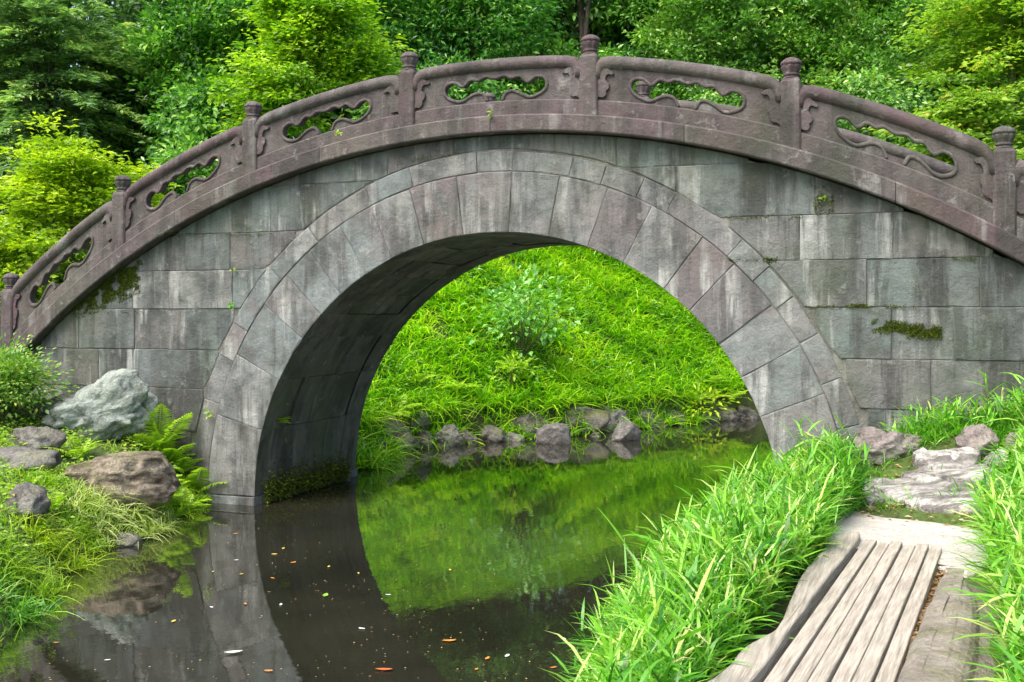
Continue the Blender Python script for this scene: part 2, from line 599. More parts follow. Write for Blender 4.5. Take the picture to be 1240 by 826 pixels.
VJ = [0, 11, 22, 30, 37.5, 46, 52.5, 62, 70, 78.5, 87, 97, 106, 114, 121, 128.5, 135, 142, 153, 165, 180]
for a0, a1 in zip(VJ[:-1], VJ[1:]):
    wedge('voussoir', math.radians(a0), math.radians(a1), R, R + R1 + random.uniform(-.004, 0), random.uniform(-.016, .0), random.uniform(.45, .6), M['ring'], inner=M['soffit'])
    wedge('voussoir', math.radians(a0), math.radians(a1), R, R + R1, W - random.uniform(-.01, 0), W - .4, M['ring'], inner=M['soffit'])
OJ, a = [0.], 0.
while a < 172:
    a += random.choice([5.5, 7, 8.5, 10, 12, 6.3])
    OJ.append(a)
OJ[-1] = 180.
for a0, a1 in zip(OJ[:-1], OJ[1:]):
    wedge('ring_stone', math.radians(a0), math.radians(a1), R + R1 + .004, R + R2 + random.uniform(-.02, .004), random.uniform(-.012, .006), .3, M['ring'], gap=.002)
# barrel stones behind the front ring, laid in staggered courses
for i, (a0, a1) in enumerate(zip(VJ[:-1], VJ[1:])):
    cuts = [.56, .56 + (.62 if i % 2 else .36), 1.36 if i % 2 else 1.25, W - .4]
    for y0, y1 in zip(cuts[:-1], cuts[1:]):
        n = 3
        rr = R + random.uniform(-.004, .012)
        g, gy = .003, .004
        bm = bmesh.new()
        rows = []
        for k in range(n + 1):
            t = math.radians(a0) + g / R + (math.radians(a1 - a0) - 2 * g / R) * k / n
            rows.append([bm.verts.new((q * math.cos(t), y, ZC + q * math.sin(t))) for q, y in ((rr + .1, y0 + gy), (rr + .008, y0 + gy), (rr, y0 + gy + .012), (rr, y1 - gy - .012), (rr + .008, y1 - gy), (rr + .1, y1 - gy))])
        for k in range(n):
            for m in range(5):
                bm.faces.new([rows[k][m], rows[k + 1][m], rows[k + 1][m + 1], rows[k][m + 1]])
        for k in (0, n):
            bm.faces.new(rows[k])
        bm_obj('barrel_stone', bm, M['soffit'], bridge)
# springers below the circle, down into the water
for s in (-1, 1):
    for y0, y1 in ((-.03, .7), (.706, 1.45), (1.456, W + .03)):
        x0, x1 = sorted((s * (R - .012), s * (R + R2 + .05)))
        prism('springer', [(x0, -.6), (x1, -.6), (x1, ZC - .004), (x0, ZC - .004)], y0, y1, M['ring'], bridge, back=True)
# mortar core behind the facing stones
xs = np.linspace(-7.2, 7.2, 145)
V, Fc = [], []
for x in xs:
    top = cop(x, -.03)
    rb = R + .09
    bot = ZC + math.sqrt(max(rb * rb - x * x, 0)) if abs(x) < rb else -.6
    bot = min(bot, top - .02)
    V += [(x, .009, bot), (x, .009, top), (x, W - .009, top), (x, W - .009, bot)]
for i in range(len(xs) - 1):
    for m in range(4):
        Fc.append([4 * i + m, 4 * i + (m + 1) % 4, 4 * i + 4 + (m + 1) % 4, 4 * i + 4 + m])
Fc += [[0, 1, 2, 3], [4 * len(xs) - 4 + m for m in (3, 2, 1, 0)]]
obj('mortar_core', mesh_py('mortar_core', V, Fc, M['mortar']), bridge)


def wall_block(x0, x1, z0, z1, yf, yb, name='wall_block'):
    n = max(6, int((x1 - x0) / .1))
    up, lo = [], []
    ro = R + R2 + .006
    for i in range(n + 1):
        x = x0 + (x1 - x0) * i / n
        t = min(z1, cop(x, -.01))
        b = max(z0, ZC + math.sqrt(max(ro * ro - x * x, 0))) if abs(x) < ro else z0
        if t > b + .01:
            up.append((x, t)); lo.append((x, b))
    if len(up) < 2: return
    # drop repeated collinear points
    def thin(L):
        o = [L[0]]
        for k in range(1, len(L) - 1):
            if abs((L[k][1] - L[k - 1][1]) - (L[k + 1][1] - L[k][1])) > 1e-5: o.append(L[k])
        return o + [L[-1]]
    prism(name, thin(lo) + thin(up)[::-1], yf, yb, M['wall'], bridge, b=.006)


ZL = [-.3, .3, .74, 1.2, 1.62, 2.06, 2.47, 2.86, 3.34, 3.9]
VX = {   # vertical joints read off the photograph, course by course
    0: [-6.9, -5.6, -4.4, -3.3, 0, 3.3, 4.5, 5.7, 6.9], 1: [-6.9, -5.9, -4.9, -4.0, 0, 4.1, 5.2, 6.9], 2: [-6.9, -5.5, -4.5, -3.75, 0, 4.2, 5.4, 6.9],
    3: [-6.9, -5.75, -4.74, -4.27, 0, 3.0, 3.9, 5.0, 6.1], 4: [-6.5, -5.35, -5.02, -4.25, -3.57, 0, 3.59, 4.08, 5.1, 6.2],
    5: [-5.9, -4.85, -4.27, -2.98, 0, 3.39, 4.28, 5.3], 6: [-5.2, -4.2, -3.58, -3.01, 0, 2.84, 3.6, 4.6], 7: [-4.2, -2.51, -1.3, 0, 1.75, 2.97, 4.2], 8: [-2.8, -1.15, -.45, .35, 1.2, 2.9]}
for c, L in VX.items():
    for x0, x1 in zip(L[:-1], L[1:]):
        z0, z1 = ZL[c], ZL[c + 1]
        if x0 < 0 < x1:
            if x0 < -.6: pass
        wall_block(x0, x1, z0, z1, random.uniform(-.006, .005), .25)
for c in range(3, 9):      # back face in larger stones
    for k in range(-6, 6):
        off = .5 * (c % 2)
        wall_block(k * 1.1 + off, k * 1.1 + 1.1 + off, ZL[c], ZL[c + 1], W - random.uniform(-.004, .004), W - .25)


def pol(s, h):
    """arc length from the crown and height over the coping's lower edge -> x, z"""
    a = s / RC
    return RC * math.sin(a), ZQ + RC * math.cos(a) + h / math.cos(a)


def arc_band(name, s0, s1, prof, mat, parent, n=10, gap=.003, mirror=False):
    """profile [(h, y)] swept along the coping curve"""
    bm = bmesh.new()
    rows = []
    for i in range(n + 1):
        s = s0 + gap + (s1 - s0 - 2 * gap) * i / n
        row = []
        for h, y in prof:
            x, z = pol(s, h)
            row.append(bm.verts.new((x, W - y if mirror else y, z)))
        rows.append(row)
    m = len(prof)
    for i in range(n):
        for k in range(m):
            bm.faces.new([rows[i][k], rows[i + 1][k], rows[i + 1][(k + 1) % m], rows[i][(k + 1) % m]])
    bm.faces.new(rows[0]); bm.faces.new(rows[-1])
    return bm_obj(name, bm, mat, parent)


L_P = STEP * RC
FASC = [(0., -.12), (.012, -.128), (.145, -.128), (.16, -.115), (.163, .26), (0., .26)]
PLIN = [(.158, -.028), (.3, -.028), (.314, -.012), (.314, .085), (.3, .1), (.158, .1)]
HALF = [(.075, .318), (.09, .345), (.112, .385), (.15, .402), (.2, .4), (.245, .384), (.29, .36), (.33, .342), (.38, .34), (.43, .356), (.485, .385), (.522, .425), (.53, .47), (.51, .512), (.46, .534), (.41, .53), (.37, .505), (.34, .484), (.305, .5), (.27, .535), (.235, .545), (.2, .536), (.165, .53), (.125, .552), (.08, .556), (.045, .545), (.018, .538)]


def smooth_path(P, k=3, closed=False):
    out = []
    n = len(P)
    rng = range(n if closed else n - 1)
    for i in rng:
        g = lambda j: P[j % n] if closed else P[max(0, min(n - 1, j))]
        p0, p1, p2, p3 = map(np.array, (g(i - 1), g(i), g(i + 1), g(i + 2)))
        for t in np.linspace(0, 1, k, endpoint=False):
            out.append(tuple(.5 * ((2 * p1) + (-p0 + p2) * t + (2 * p0 - 5 * p1 + 4 * p2 - p3) * t * t + (-p0 + 3 * p1 - 3 * p2 + p3) * t ** 3)))
    if not closed: out.append(tuple(P[-1]))
    return out


OPEN = smooth_path(HALF + [(-a, b) for a, b in HALF[::-1]], 2)
EL = .852


def tube2d(bm, path, yc, ra, ry, mapf, ns=8, half=False):
    """round moulding along a path given in panel coordinates (s, h)"""
    n = len(path)
    rows = []
    for i in range(n):
        a = np.array(path[max(0, i - 1)]); b = np.array(path[min(n - 1, i + 1)])
        t = b - a
        t = t / (np.linalg.norm(t) + 1e-9)
        nn = np.array([-t[1], t[0]])
        rr = ra(i / (n - 1)) if callable(ra) else ra
        row = []
        for k in range(ns):
            an = 2 * math.pi * k / ns
            q = np.array(path[i]) + nn * rr * math.cos(an)
            x, z = mapf(q[0], q[1])
            row.append(bm.verts.new((x, yc + ry * math.sin(an), z)))
        rows.append(row)
    for i in range(n - 1):
        for k in range(ns):
            bm.faces.new([rows[i][k], rows[i][(k + 1) % ns], rows[i + 1][(k + 1) % ns], rows[i + 1][k]])
    bm.faces.new(rows[0]); bm.faces.new(rows[-1])


SCROLL = [(.86, .61), (.79, .615), (.745, .6), (.72, .582), (.7, .575), (.695, .555), (.72, .548), (.75, .553), (.77, .535), (.778, .5), (.762, .485), (.745, .465), (.742, .435), (.755, .41), (.77, .4), (.768, .37), (.785, .345), (.81, .335), (.835, .34), (.86, .32)]


def extrude2d(bm, loops, y0, y1, mapf):
    ed = []
    for lp in loops:
        vs = []
        for s, h in lp:
            vs.append(bm.verts.new((s, y0, h)))
        for i in range(len(vs)):
            ed.append(bm.edges.new((vs[i], vs[(i + 1) % len(vs)])))
    r = bmesh.ops.triangle_fill(bm, edges=ed, use_beauty=True, use_dissolve=False, normal=(0, -1, 0))
    fs = [g for g in r['geom'] if isinstance(g, bmesh.types.BMFace)]
    e = bmesh.ops.extrude_face_region(bm, geom=fs)
    mv = [g for g in e['geom'] if isinstance(g, bmesh.types.BMVert)]
    bmesh.ops.translate(bm, verts=mv, vec=(0, y1 - y0, 0))
    allv = set(v for f in bm.faces for v in f.verts)
    return allv


def panel(k, mirror):
    """one carved balustrade panel centred at arc position k*L_P"""
    s0 = k * L_P + (.04 * L_P if k == 3 else -.04 * L_P if k == -3 else 0)
    wd = 1.08 if abs(k) == 3 else 1.
    fy = (lambda y: W - y) if mirror else (lambda y: y)
    mapf = lambda s, h: pol(s0 + s * wd, h)
    bm = bmesh.new()
    ns = 14
    bot = [(-EL + 2 * EL * i / ns, .3) for i in range(ns + 1)]
    top = [(EL - 2 * EL * i / ns, .63) for i in range(ns + 1)]
    opn = [(a, b) for a, b in OPEN]
    extrude2d(bm, [bot + top, opn], -.004, .085, mapf)
    for v in bm.verts:
        x, z = mapf(v.co.x, v.co.z)
        v.co = (x, fy(v.co.y), z)
    root = bm_obj('railing_panel', bm, M['coping'], bridge)
    bm = bmesh.new()
    core = [(-.855, .52), (-.845, .58), (-.82, .625), (-.78, .652), (-.72, .662)] + [(-.6 + 1.2 * i / 12, .664) for i in range(13)] + [(.72, .662), (.78, .652), (.82, .625), (.845, .58), (.855, .52)]
    tube2d(bm, core, fy(.03), .068, .082, mapf, 12)
    bm_obj('top_rail', bm, M['coping'], root, smooth=True)
    bm = bmesh.new()
    tube2d(bm, OPEN, fy(-.004), lambda t: .017, .015, mapf, 8)
    bm_obj('opening_rim', bm, M['coping'], root, smooth=True)
    for sg in (-1, 1):
        bm = bmesh.new()
        sc = smooth_path(SCROLL, 2)
        extrude2d(bm, [[(sg * (a - .014 * min(1, (.86 - a) / .03)), b) for a, b in sc]], -.03, .1, mapf)
        for v in bm.verts:
            x, z = mapf(v.co.x, v.co.z)
            v.co = (x, fy(v.co.y), z)
        e = [e for e in bm.edges if e.calc_face_angle(0) > .9]
        bmesh.ops.bevel(bm, geom=e, offset=.014, segments=2, affect='EDGES', clamp_overlap=True)
        bm_obj('cloud_scroll', bm, M['coping'], root)
    return root


FIN = [(.062, 0), (.07, .006), (.07, .016), (.058, .022), (.058, .028), (.07, .034), (.07, .044), (.06, .05), (.064, .058), (.078, .08), (.088, .105), (.089, .117), (.078, .124), (.094, .13), (.093, .142), (.078, .164), (.054, .18), (.026, .19)]


def finial_mesh():
    V, Fc = [], []
    ns = 32
    for j, (r, z) in enumerate(FIN):
        amp = .11 if 8 <= j <= 11 else (.06 if j >= 13 else .0)
        for i in range(ns):
            a = 2 * math.pi * i / ns
            rr = r * (1 - amp * (1 - abs(math.cos(4 * a))) ** 1.5 * 1.6)
            V.append((rr * math.cos(a), rr * math.sin(a), z))
    n = len(FIN)
    for j in range(n - 1):
        for i in range(ns):
            Fc.append([j * ns + i, j * ns + (i + 1) % ns, (j + 1) * ns + (i + 1) % ns, (j + 1) * ns + i])
    V.append((0, 0, .193))
    for i in range(ns): Fc.append([(n - 1) * ns + i, (n - 1) * ns + (i + 1) % ns, n * ns])
    return mesh_py('finial', V, Fc, M['coping'], True)


FINIAL = finial_mesh()
for mirror in (False, True):
    for k in range(-4, 4):
        ph = (k + .5 + (-.08 if k == -4 else .08 if k == 3 else 0)) * STEP
        x, zb = RC * math.sin(ph) + .01, ZQ + RC * math.cos(ph)
        c = math.cos(ph)
        hb = .735 / c
        y = W - .035 if mirror else .035
        z0 = .13 - .12 * abs(math.tan(ph))
        hw, ch = .088, .014
        bm = bmesh.new()
        rows = []
        for z, q in ((z0, 1.), (hb - .045, .985), (hb - .03, .97), (hb, .74)):
            P = [(hw - ch, -hw), (hw, -hw + ch), (hw, hw - ch), (hw - ch, hw), (-hw + ch, hw), (-hw, hw - ch), (-hw, -hw + ch), (-hw + ch, -hw)]
            rows.append([bm.verts.new((a * q, b * q, z)) for a, b in P])
        for i in range(3):
            for j in range(8):
                bm.faces.new([rows[i][j], rows[i][(j + 1) % 8], rows[i + 1][(j + 1) % 8], rows[i + 1][j]])
        bm.faces.new(rows[0]); bm.faces.new(rows[-1])
        p = bm_obj('railing_post', bm, M['coping'], bridge, loc=(x, y, zb))
        obj('finial', FINIAL, p, (0, 0, hb - .004))
    for k in range(-3, 4):
        panel(k, mirror)
        arc_band('plinth_band', k * L_P - EL - (.16 if k == -3 else .01), k * L_P + EL + (.16 if k == 3 else .01), PLIN, M['coping'], bridge, mirror=mirror)
    for k in range(-4, 4):
        arc_band('coping_stone', k * L_P + (.0 if k > -4 else .5), (k + 1) * L_P - (0 if k < 3 else .35), FASC, M['coping'], bridge, mirror=mirror)
arc_band('deck_paving', -4 * L_P + .5, 4 * L_P - .4, [(.02, .262), (.12, .262), (.12, W - .262), (.02, W - .262)], M['wall'], bridge, n=40)


# ------------------------------------------------------------------ foliage builders
def nrm(v): return v / (np.linalg.norm(v, axis=-1, keepdims=True) + 1e-9)


def leaves(P, D, N, L, Wd, rnd, fold=.18, bend=.12):
    """lance or oval leaves: base P, direction D, face normal N -> two triangles folded on the midrib"""
    n = len(P)
    D = nrm(D)
    S = nrm(np.cross(D, N))
    N = np.cross(S, D)
    L = np.broadcast_to(L, n)[:, None]
    Wd = np.broadcast_to(Wd, n)[:, None]
    mid = P + D * L * .48
    V = np.stack([P, mid + S * Wd * .5 + N * Wd * fold, P + D * L - N * L * bend, mid - S * Wd * .5 + N * Wd * fold], 1).reshape(-1, 3)
    i = np.arange(n)[:, None] * 4
    T = np.concatenate([i + [0, 1, 2], i + [0, 2, 3]], 1).reshape(-1, 3)
    return V, T, np.repeat(rnd, 4)


def blades(P, D, L, Wd, droop, rnd, nseg=3, peak=.35):
    """grass blades: rise along D and droop"""
    n = len(P)
    D = nrm(D)
    up = np.array([0, 0, 1.])
    S = np.cross(D, up)
    flat = np.linalg.norm(S, axis=1) < 1e-3
    S[flat] = [1, 0, 0]
    S = nrm(S)
    tw = RNG.uniform(-.7, .7, n)[:, None]
    S = nrm(S * np.cos(tw) + np.cross(D, S) * np.sin(tw))
    L = np.broadcast_to(L, n)[:, None]
    Wd = np.broadcast_to(Wd, n)[:, None]
    droop = np.broadcast_to(droop, n)[:, None]
    hd = D.copy()
    hd[:, 2] = 0
    hd = nrm(hd)
    rows = []
    for k in range(nseg):
        t = k / nseg
        c = P + D * L * t + (hd * .35 - up) * L * droop * t * t
        wv_ = Wd * (.55 + .45 * min(t / peak, 1)) * (1 if t <= peak else (1 - (t - peak) / (1.02 - peak)) ** .7)
        rows += [c - S * wv_ * .5, c + S * wv_ * .5]
    tip = P + D * L + (hd * .35 - up) * L * droop
    rows.append(tip)
    m = 2 * nseg + 1
    V = np.stack(rows, 1).reshape(-1, 3)
    tri = []
    for k in range(nseg - 1):
        a = 2 * k
        tri += [[a, a + 1, a + 3], [a, a + 3, a + 2]]
    a = 2 * (nseg - 1)
    tri.append([a, a + 1, a + 2])
    T = (np.arange(n)[:, None, None] * m + np.array(tri)[None]).reshape(-1, 3)
    return V, T, np.repeat(rnd, m)


def cat3(parts):
    V, T, Rr = [], [], []
    o = 0
    for v, t, r in parts:
        V.append(v); T.append(t + o); Rr.append(r)
        o += len(v)
    return np.concatenate(V), np.concatenate(T), np.concatenate(Rr)


def foliage(name, parts, mat, parent=None):
    V, T, r = cat3(parts)
    return obj(name, mesh_np(name, V, T, mat, r), parent)


def tubes(name, segs, mat, parent=None, ns=7):
    """tapered limbs: segs = [(points, radii)]"""
    V, Fc = [], []
    for pts, rad in segs:
        pts = [Vector(p) for p in pts]
        o = len(V)
        for i, p in enumerate(pts):
            t = (pts[min(i + 1, len(pts) - 1)] - pts[max(i - 1, 0)]).normalized()
            a = t.orthogonal().normalized()
            b = t.cross(a)
            for k in range(ns):
                an = 2 * math.pi * k / ns
                V.append(p + (a * math.cos(an) + b * math.sin(an)) * rad[i])
        for i in range(len(pts) - 1):
            for k in range(ns):
                Fc.append([o + i * ns + k, o + i * ns + (k + 1) % ns, o + (i + 1) * ns + (k + 1) % ns, o + (i + 1) * ns + k])
        Fc.append([o + (len(pts) - 1) * ns + k for k in range(ns)])
    return obj(name, mesh_py(name, V, Fc, mat, True), parent)


def limb(a, b, r0, r1, n=5, wob=.08):
    a, b = np.array(a, float), np.array(b, float)
    L = np.linalg.norm(b - a)
    pts = [a + (b - a) * t + (RNG.normal(0, wob * L * .3, 3) if 0 < t < 1 else 0) for t in np.linspace(0, 1, n)]
    return pts, list(np.linspace(r0, r1, n))


def tree(name, label, cat, base, ell, mat, nclump, nleaf, cr, LL, LW, style='broad', group=None, trunk_r=.12, trunk_mat='bark', shell=.5, zsq=.6, limbs=14):
    """tree with trunk, limbs and a crown of leaf clumps spread through ellipsoids ell = [(centre, radii)]"""
    base = np.array([base[0], base[1], hz(base[0], base[1]) - .1])
    root = empty(name, tuple(base))
    tag(root, label, cat, group)
    vol = np.array([np.prod(r) ** .7 for c, r in ell])
    C = []
    for (c, r), v in zip(ell, vol / vol.sum()):
        m = max(3, int(nclump * v))
        u = nrm(RNG.normal(size=(m, 3)))
        rad = RNG.uniform(shell, 1.0, m) ** .8
        lump = np.array([.72 + .5 * (noise.noise(Vector(tuple(q * 2.1 + np.array(c)))) + .5) for q in u])
        C.append(np.array(c) + u * (rad * lump)[:, None] * np.array(r))
    C = np.concatenate(C)
    ctr = np.mean([c for c, r in ell], axis=0)
    m = len(C)
    crad = cr * RNG.uniform(.6, 1.35, m)
    ctone = RNG.uniform(0, 1, m)
    idx = np.repeat(np.arange(m), nleaf)
    n = len(idx)
    outw = nrm(C - ctr + RNG.normal(0, .3, C.shape))
    if style == 'spray':       # drooping flat fans of small needles
        ax = outw * [1, 1, .25] + [0, 0, -.15]
        ax = nrm(ax)
        t = RNG.uniform(0, 1, n)
        side = nrm(np.cross(ax, [0, 0, 1.]))
        w_ = RNG.uniform(-1, 1, n) * (1.05 - t) * .55
        P = C[idx] + (ax[idx] * (t - .4)[:, None] * 1.7 + side[idx] * w_[:, None]) * crad[idx][:, None] + np.array([0, 0, -1]) * (t ** 2 * .45 * crad[idx])[:, None] + RNG.normal(0, .05, (n, 3)) * crad[idx][:, None]
        D = ax[idx] + side[idx] * np.sign(w_)[:, None] * .9 + RNG.normal(0, .25, (n, 3))
        N = np.array([0, 0, 1.]) + RNG.normal(0, .35, (n, 3))
    else:
        g = RNG.normal(0, .5, (n, 3)) * [1, 1, zsq]
        P = C[idx] + g * crad[idx][:, None]
        D = nrm(g + outw[idx] * .45 + RNG.normal(0, .5, (n, 3))) + [0, 0, -.12]
        if style == 'layer':
            D = D * [1, 1, .35]
        N = np.array([0, 0, .8]) + outw[idx] * .5 + RNG.normal(0, .45, (n, 3))
    sc = RNG.uniform(.65, 1.3, n)
    rnd = np.clip(.5 + (ctone[idx] - .5) * .75 + RNG.normal(0, .2, n), 0, 1)
    V, T, rr = leaves(P, D, N, LL * sc, LW * sc, rnd)
    foliage('crown', [(V - base, T, rr)], mat, root)
    segs = []
    top = ctr + np.array([0, 0, .3 * max(r[2] for c, r in ell)])
    tp, tr = limb(base, top, trunk_r, trunk_r * .35, 7, .06)
    tp = [p - base for p in tp]
    segs.append((tp, tr))
    for q in C[RNG.choice(m, min(limbs, m), replace=False)]:
        s = tp[RNG.integers(2, 6)]
        segs.append(limb(s, q - base, trunk_r * .35, trunk_r * .06, 5, .1))
    tubes('trunk', segs, M[trunk_mat], root)
    return root


def box_px(x0, x1, y0, y1, k, depth=None):
    """ellipsoid that fills a pixel box at distance k"""
    a, b = atK(x0, (y0 + y1) / 2, k), atK(x1, (y0 + y1) / 2, k)
    t, u = atK((x0 + x1) / 2, y0, k), atK((x0 + x1) / 2, y1, k)
    rx = np.linalg.norm(b - a) / 2
    rz = (t[2] - u[2]) / 2
    return ((a + b) / 2 * [1, 1, 0] + [0, 0, (t[2] + u[2]) / 2], (rx, depth or rx * .8, rz))


GB = 'trees and shrubs behind the bridge'


def tr(name, label, cat, boxes, mat, nclump, nleaf, cr, LL, LW, basepx=None, **kw):
    ell = [box_px(*b) for b in boxes]
    c = ell[0][0]
    return tree(name, label, cat, (c[0], c[1]), ell, M[mat], nclump, nleaf, cr, LL, LW, **kw)


tr('conifer_tree', 'feathery dark green conifer with drooping sprays behind the left end of the bridge', 'tree', [(-90, 150, -90, 260, 23), (60, 215, 0, 270, 24.5), (-60, 110, 130, 330, 22)], 'lf_conifer', 520, 130, .62, .17, .05, style='spray', trunk_r=.16, shell=.2)
tr('maple_shrub', 'bright yellow green shrub behind the low left end of the balustrade', 'shrub', [(15, 160, 160, 300, 16.5), (-60, 90, 235, 400, 16.3), (90, 205, 200, 320, 17)], 'lf_yellow', 300, 85, .3, .11, .046, style='layer', zsq=.3, trunk_r=.04, trunk_mat='twig', shell=.2)
tr('camellia_tree', 'dark glossy leaved evergreen between the conifer and the yellow green tree', 'tree', [(165, 330, -40, 130, 23.5), (190, 330, 90, 250, 22.5), (115, 230, 60, 260, 25)], 'lf_mid', 390, 95, .42, .15, .07, trunk_r=.1)
tr('young_maple_tree', 'yellow green airy tree rising over the balustrade in front of the evergreens', 'tree', [(300, 450, -50, 90, 21), (270, 400, 50, 180, 20.5), (390, 480, 40, 120, 21)], 'lf_bright', 330, 90, .36, .13, .056, style='layer', zsq=.35, trunk_r=.06, trunk_mat='twig', shell=.2)
tr('evergreen_oak_tree', 'mid green oak with pale young shoots behind the highest left posts', 'tree', [(420, 560, -80, 120, 24.5), (520, 660, -50, 110, 25), (440, 620, 70, 200, 24)], 'lf_oak', 430, 95, .46, .17, .06, trunk_r=.14)
tr('broadleaf_shrub', 'pale blue green leafy shrub seen through the left balustrade openings', 'shrub', [(170, 310, 180, 330, 18.5)], 'lf_glossy', 160, 95, .3, .11, .055, trunk_r=.03)
tr('shade_shrub', 'dark shrub behind the crown of the bridge in the shade of the big trunk', 'shrub', [(600, 820, 50, 250, 25.5), (430, 640, 90, 250, 24)], 'lf_mid', 400, 90, .42, .14, .06, trunk_r=.05)
tr('glossy_camellia_tree', 'rounded glossy camellia behind the third right panel of the balustrade', 'tree', [(770, 960, -60, 130, 25.5), (790, 1000, 60, 240, 25)], 'lf_glossy', 430, 100, .4, .12, .064, trunk_r=.08)
tr('clipped_camellia_tree', 'dense green camellia between the rounded camellia and the pale maple', 'tree', [(930, 1150, -70, 130, 25), (960, 1130, 80, 290, 23)], 'lf_glossy', 470, 100, .4, .12, .064, trunk_r=.08)
tr('japanese_maple_tree', 'pale green maple in layered tiers behind the right end of the balustrade', 'tree', [(1110, 1300, -60, 130, 16.5), (1090, 1270, 70, 310, 16), (1200, 1420, 20, 310, 17)], 'lf_maple', 640, 90, .3, .1, .05, style='layer', zsq=.32, trunk_r=.07, shell=.3)
# big trunk and the dark wood farther back
tree('old_evergreen_tree', 'tall tree with thick dark trunk rising behind the crown of the bridge', 'tree', tuple(atK(692, 200, 27.5)[:2]), [box_px(560, 830, -330, -15, 27.5), box_px(705, 860, -60, 150, 28.5), box_px(580, 690, -30, 150, 29)], M['lf_mid'], 420, 90, .6, .2, .085, trunk_r=.25, limbs=3)
for i, (x0, x1, y0, y1, k, lab) in enumerate([
        (-260, 60, -220, 240, 30, 'dark evergreen standing behind the feathery conifer'), (100, 430, -220, 240, 30, 'dark evergreen behind the yellow green airy tree'),
        (380, 700, -220, 240, 31, 'dark evergreen behind the mid green oak'), (680, 980, -220, 260, 31, 'dark evergreen to the right of the thick trunk'),
        (900, 1200, -220, 280, 29, 'dark evergreen behind the two camellias'), (1150, 1500, -220, 320, 26, 'dark evergreen behind the pale green maple')]):
    tr('evergreen_tree', lab, 'tree', [(x0, x1, y0, y1, k)], 'lf_dark' if i % 2 else 'lf_mid', 460, 75, .75, .26, .13, trunk_r=.2, shell=.15, group=GB)
# the wood on the hill behind, one mass of leaves
n = 70000
u = RNG.uniform(-500, 1750, n)
kk = RNG.uniform(33, 40, n)
pts = np.array([atK(a, 0, b) for a, b in zip(u, kk)])
g0 = height(pts[:, :2])
pts[:, 2] = g0 + RNG.uniform(0, 1, n) ** .9 * (9.5 + 2.5 * np.sin(u * .011) + 1.5 * np.sin(u * .037 + 1))
cn = np.array([noise.noise(Vector((p[0] * .7, p[1] * .7, p[2] * .7))) for p in pts])
tag(foliage('far_wood', [leaves(pts, RNG.normal(0, 1, (n, 3)) + [0, -.3, -.3], RNG.normal(0, .6, (n, 3)) + [0, -.5, .8], RNG.uniform(.3, .55, n), RNG.uniform(.18, .3, n), np.clip(.4 + .8 * cn + RNG.normal(0, .15, n), 0, 1))], M['lf_dark']), 'dark wooded hillside closing the view behind all trees', 'wood', kind='stuff')


# ------------------------------------------------------------------ grass on the banks
def scatter(n, x0, x1, y0, y1, cond=None):
    P = np.column_stack([RNG.uniform(x0, x1, n), RNG.uniform(y0, y1, n)])
    d = sdist(P)
    m = d > .05
    if cond is not None: m &= cond(P, d)
    P, d = P[m], d[m]
    return np.column_stack([P, height(P)]), d


def clumps(P, per, spread):
    Q = np.repeat(P, per, 0)
    Q[:, :2] += RNG.normal(0, spread, (len(Q), 2))
    Q[:, 2] = height(Q[:, :2])
    return Q


def back_left(P, d):
    return (P[:, 1] > 2.35) & (d > .2) & (P[:, 0] - .75 * (P[:, 1] - 6) < 2.5)


P, d = scatter(26000, -8.5, 6, 2.4, 17, lambda P, d: back_left(P, d) & (d < 7.5) & (sdist(P + [.0, -.3]) < 7))
Q = clumps(P, 6, .07)
n = len(Q)
az = RNG.uniform(0, 2 * math.pi, n)
el = RNG.uniform(.25, 1.25, n)
D = np.column_stack([np.cos(az) * np.cos(el) + .25, np.sin(az) * np.cos(el) - .35, np.sin(el)])
pn = np.array([noise.noise(Vector((p[0] * 1.3, p[1] * 1.3, 0))) for p in P])
rn = np.clip(.5 + .75 * np.repeat(pn, 6) + RNG.normal(0, .2, n), 0, 1)
tag(foliage('hillside_grass', [blades(Q, D, RNG.uniform(.16, .42, n), RNG.uniform(.018, .036, n), RNG.uniform(.15, .6, n), rn, 2)], M['lf_hill']),
    'lush bright green grass covering the slope seen through the arch', 'grass', kind='stuff')

P, d = scatter(2600, -8, 6, 2.6, 16, lambda P, d: back_left(P, d) & (d < 6.5))
Q = clumps(P, 14, .05)
n = len(Q)
az = RNG.uniform(0, 2 * math.pi, n)
el = RNG.uniform(.5, 1.4, n)
D = np.column_stack([np.cos(az) * np.cos(el), np.sin(az) * np.cos(el) - .2, np.sin(el)])
tag(foliage('hillside_tufts', [blades(Q, D, RNG.uniform(.3, .6, n), RNG.uniform(.02, .034, n), RNG.uniform(.3, .9, n), np.clip(np.repeat(RNG.normal(.6, .25, len(P)), 14) + RNG.normal(0, .12, n), 0, 1), 3)], M['lf_hill']),
    'longer arching grass tufts standing out of the slope', 'grass', kind='stuff')

P, d = scatter(5200, -8, 6, 2.6, 16, lambda P, d: back_left(P, d) & (d < 6.5) & (np.sin(P[:, 0] * 2.3 + 1) * np.sin(P[:, 1] * 1.9) > .35))
Q = clumps(P, 5, .06)
n = len(Q)
az = RNG.uniform(0, 6.28, n)
D = np.column_stack([np.cos(az), np.sin(az) - .3, RNG.uniform(-.1, .5, n)])
tag(foliage('slope_weeds', [leaves(Q + np.column_stack([np.zeros((n, 2)), RNG.uniform(.12, .32, n)]), D, np.array([0, -.3, 1.]) + RNG.normal(0, .3, (n, 3)), RNG.uniform(.05, .11, n), RNG.uniform(.03, .05, n), RNG.uniform(.2, .9, n))], M['lf_glossy']),
    'patches of broad leaved weeds among the grass of the slope', 'weeds', kind='stuff')

